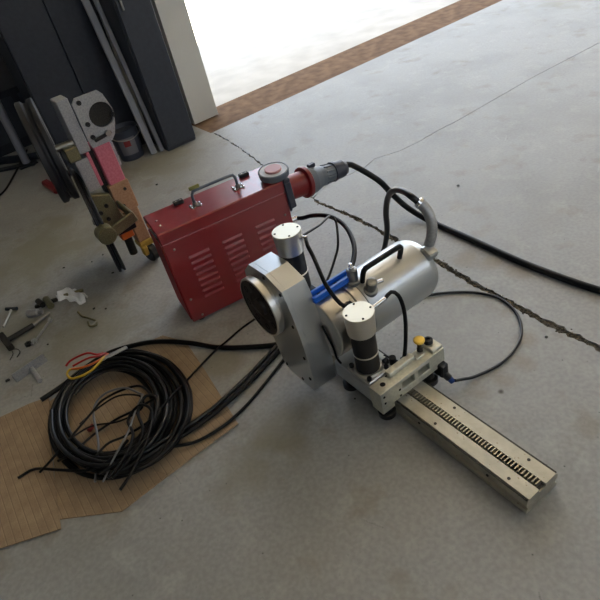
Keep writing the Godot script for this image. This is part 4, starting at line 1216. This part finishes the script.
	for w in [[Vector3(x0 - 0.01, 0.66, 0.305), 0.215, 0.070], [Vector3(x0 - 0.06, 0.272, 0.236), 0.262, 0.034]]:
		var R: float = w[1]
		var T: float = w[2]
		st = mk()
		lathe(st, [Vector2(R - 0.035, -T / 2 + 0.004), Vector2(R - 0.004, -T / 2), Vector2(R, -T / 2 + 0.004), Vector2(R - 0.001, -T * 0.18), Vector2(R - 0.012, -T * 0.06), Vector2(R - 0.012, T * 0.06), Vector2(R - 0.001, T * 0.18), Vector2(R, T / 2 - 0.004), Vector2(R - 0.004, T / 2), Vector2(R - 0.035, T / 2 - 0.004)], xf_y(w[0], wax), 64)
		var wh := part(t, "wheel", st, M.tyre, "black grooved rubber wheel rim")
		st = mk()
		lathe(st, [Vector2(0, -T * 0.3), Vector2(R - 0.034, -T * 0.3), Vector2(R - 0.034, T * 0.3), Vector2(0.05, T * 0.3), Vector2(0.045, T * 0.5), Vector2(0, T * 0.5)], xf_y(w[0], wax), 48)
		part(wh, "disc", st, M.steel_dark)
		st = mk()
		rod(st, w[0] + wax * (-0.13 if T > 0.05 else -0.08), w[0] + wax * (T * 0.5 + 0.01), 0.016)
		part(wh, "axle", st, M.steel)
	# yellow foot with caster
	st = mk(); boxw(st, Vector3(x0 - 0.035, 0.088, 0.055), Vector3(x0 + 0.045, 0.118, 0.128), 0.006)
	boxw(st, Vector3(x0 + 0.02, 0.05, 0.10), Vector3(x0 + 0.06, 0.10, 0.128), 0.006)
	part(t, "foot_bracket", st, M.paint_yellow, "chipped yellow foot bracket")
	st = mk()
	lathe(st, [Vector2(0, -0.02), Vector2(0.040, -0.02), Vector2(0.046, -0.014), Vector2(0.046, 0.014), Vector2(0.040, 0.02), Vector2(0, 0.02)], xf_y(Vector3(x0 + 0.03, 0.0465, 0.088), Vector3(0.25, 0, 1)), 28)
	part(t, "caster", st, M.black, "black caster wheel")

# ---------------------------------------------------------------- dark things at the back
func build_background() -> void:
	var st: SurfaceTool
	# tall dark cabinet beside the doorway
	var t := thing("steel_cabinet", "dark blue-grey steel cabinet standing beside the bright doorway", "cabinet", Vector3(-2.78, 0, -0.66))
	st = mk(); boxw(st, Vector3(-2.91, 0.0, -0.805), Vector3(-2.64, 1.75, -0.578), 0.006); part(t, "body", st, M.cabinet)
	for z in [[-0.80, -0.583]]:
		st = mk(); boxw(st, Vector3(-2.6395, 0.03, z[0]), Vector3(-2.622, 1.72, z[1]), 0.003)
		var d := part(t, "door", st, M.cabinet)
		st = mk(); boxw(st, Vector3(-2.6215, 0.9, -0.62), Vector3(-2.608, 1.02, -0.605), 0.003); part(d, "handle", st, M.steel)
	t = thing("tool_locker", "dark navy locker standing back behind the bucket and metal strips", "locker", Vector3(-3.16, 0, -0.26))
	st = mk(); boxw(st, Vector3(-3.36, 0.0, -0.57), Vector3(-2.975, 1.5, 0.04), 0.006); part(t, "body", st, M.navy)
	for z in [[-0.565, -0.27], [-0.265, 0.035]]:
		st = mk(); boxw(st, Vector3(-2.9745, 0.05, z[0]), Vector3(-2.96, 1.46, z[1]), 0.003); part(t, "door", st, M.navy)
	# pale strips leaning before it
	for k in 2:
		st = mk()
		var z := -0.556 + 0.058 * k
		var xf := Transform3D(Basis(Vector3(0, 0, 1), 0.2), Vector3(-2.695 - 0.01 * k, 0.003, z))
		box(st, Vector3(0.02, 1.2, 0.03 if k == 0 else 0.045), xf * Transform3D(Basis(), Vector3(0, 0.601, 0)), 0.003)
		single("metal_strip", st, M.panel_pale, ["narrow pale metal strip leaning on the locker, right beside the cabinet", "wider pale metal strip leaning on the locker, next to the bucket"][k], "strip")
	# bucket with a label
	var bc := Vector3(-2.835, 0, -0.385)
	t = thing("bucket", "dark grey bucket with a pale and red label before the navy locker", "bucket", bc)
	st = mk(); lathe(st, [Vector2(0, 0), Vector2(0.080, 0), Vector2(0.083, 0.004), Vector2(0.097, 0.20), Vector2(0.104, 0.202), Vector2(0.104, 0.216), Vector2(0.097, 0.218), Vector2(0.093, 0.20), Vector2(0.09, 0.19), Vector2(0, 0.19)], Transform3D(Basis(), bc), 40); part(t, "body", st, M.bucket)
	for q in [["label", 0.045, 0.165, 0.65, "label_grey", 0.0012], ["label_print", 0.105, 0.145, 0.24, "label_red", 0.0024]]:
		st = mk()
		var c0 := 0.30
		for k in 10:
			var a1: float = c0 + q[3] * (2.0 * k / 10 - 1.0)
			var a2: float = c0 + q[3] * (2.0 * (k + 1) / 10 - 1.0)
			var f := func(a: float, y: float) -> Vector3:
				return bc + Vector3(cos(a), 0, sin(a)) * (0.083 + 0.014 * (y - 0.004) / 0.196 + q[5]) + Vector3(0, y, 0)
			var nn := Vector3(cos((a1 + a2) / 2), 0, sin((a1 + a2) / 2))
			quad(st, f.call(a1, q[1]), f.call(a2, q[1]), f.call(a2, q[2]), f.call(a1, q[2]), nn)
		part(t, q[0], st, M[q[4]])
	st = mk()
	tube(st, smooth_path([bc + Vector3(0, 0.208, 0.106), bc + Vector3(0.07, 0.17, 0.09), bc + Vector3(0.105, 0.15, 0.0), bc + Vector3(0.07, 0.17, -0.09), bc + Vector3(0, 0.208, -0.106)], 0.01), 0.003, 8)
	part(t, "bail", st, M.steel)
	# navy machine housing against the far wall, a blue crate, a grey post and a black pipe on the floor
	t = thing("machine_housing", "low navy machine housing with a sloping front before the far wall", "machine", Vector3(-4.2, 0, 0.2))
	var sp := PackedVector2Array([Vector2(0, 0), Vector2(0.5, 0), Vector2(0.5, 0.45), Vector2(0.3, 0.95), Vector2(0, 0.95)])
	st = mk(); prism(st, sp, Transform3D(Basis(), Vector3(-4.55, 0, -0.4)), 1.1, 0.01); part(t, "housing", st, M.navy)
	for k in 3:
		st = mk(); boxw(st, Vector3(-4.0495, 0.08, -0.33 + 0.35 * k), Vector3(-4.042, 0.40, -0.03 + 0.35 * k), 0.002); part(t, "panel", st, M.cabinet)
	st = mk(); boxw(st, Vector3(-4.56, 0.0, 0.78), Vector3(-3.95, 0.62, 1.45), 0.01)
	t = thing("blue_crate", "dark blue steel crate beside the navy machine housing", "crate", Vector3(-4.25, 0, 1.1))
	part(t, "body", st, M.navy_blue)
	for y in [0.06, 0.52]:
		st = mk(); boxw(st, Vector3(-3.949, y, 0.77), Vector3(-3.93, y + 0.06, 1.46), 0.003); part(t, "rib", st, M.navy_blue)
	st = mk(); rod(st, Vector3(-3.60, 0.0, 0.20), Vector3(-3.62, 1.3, 0.16), 0.03)
	t = thing("steel_post", "pale blue-grey steel post standing before the navy housing", "post", Vector3(-3.6, 0, 0.2))
	part(t, "tube", st, M.panel_pale)
	st = mk(); boxw(st, Vector3(-3.67, 0, 0.13), Vector3(-3.53, 0.012, 0.27), 0.002); part(t, "base_plate", st, M.steel_dark)
	cable("dark_pipe", [gp(-30, 166, 0.03), gp(0, 161, 0.03), gp(30, 157, 0.03), gp(52, 152, 0.03), gp(72, 146, 0.03), gp(100, 143, 0.03)], 0.03, M.navy, "thick dark pipe lying across the floor before the navy housing")
	st = mk()
	bar_between(st, gp(-30, 176, 0.008), gp(36, 163, 0.008), 0.06, 0.016, 0.003)
	single("metal_rail", st, M.steel_dark, "flat dark metal rail on the floor parallel to the dark pipe", "rail")

func _ready() -> void:
	# camera
	var cam := Camera3D.new()
	cam.name = "camera"
	cam.transform = Transform3D(Basis(CAM_RIGHT, CAM_UP, CAM_BACK).orthonormalized(), CAM_POS)
	cam.fov = rad_to_deg(2.0 * atan(300.0 / FOCAL))
	cam.near = 0.02
	cam.far = 200.0
	add_child(cam)
	cam.current = true
	# sky and exposure: bright overcast day, light comes in by the doorway
	var we := WorldEnvironment.new()
	we.name = "world_environment"
	var env := Environment.new()
	env.background_mode = Environment.BG_SKY
	var sm := ProceduralSkyMaterial.new()
	sm.sky_top_color = Color(0.80, 0.86, 0.94)
	sm.sky_horizon_color = Color(0.93, 0.95, 0.97)
	sm.ground_horizon_color = Color(0.75, 0.75, 0.74)
	sm.ground_bottom_color = Color(0.6, 0.6, 0.58)
	sm.sun_angle_max = 1.0
	var sky := Sky.new()
	sky.sky_material = sm
	env.sky = sky
	env.background_energy_multiplier = 1.0
	env.ambient_light_source = Environment.AMBIENT_SOURCE_DISABLED
	env.tonemap_mode = Environment.TONE_MAPPER_LINEAR
	env.tonemap_exposure = 4.1
	env.sdfgi_enabled = true
	env.ssao_enabled = true
	env.ssil_enabled = true
	we.environment = env
	add_child(we)
	# hazy sun shining along the outside of the doorway onto the yard
	var sun := DirectionalLight3D.new()
	sun.name = "sun"
	sun.light_color = Color(1.0, 0.965, 0.91)
	sun.light_energy = 4.0
	sun.light_angular_distance = 2.0
	sun.shadow_enabled = true
	add_child(sun)
	sun.look_at_from_position(Vector3.ZERO, Vector3(-0.06, -0.85, 0.55))

	rng.seed = 1
	make_materials()
	build_setting()
	build_power_unit()
	build_rail()
	build_saw()
	build_machine_cables()
	build_coil()
	build_second_machine()
	build_background()
	build_tools()
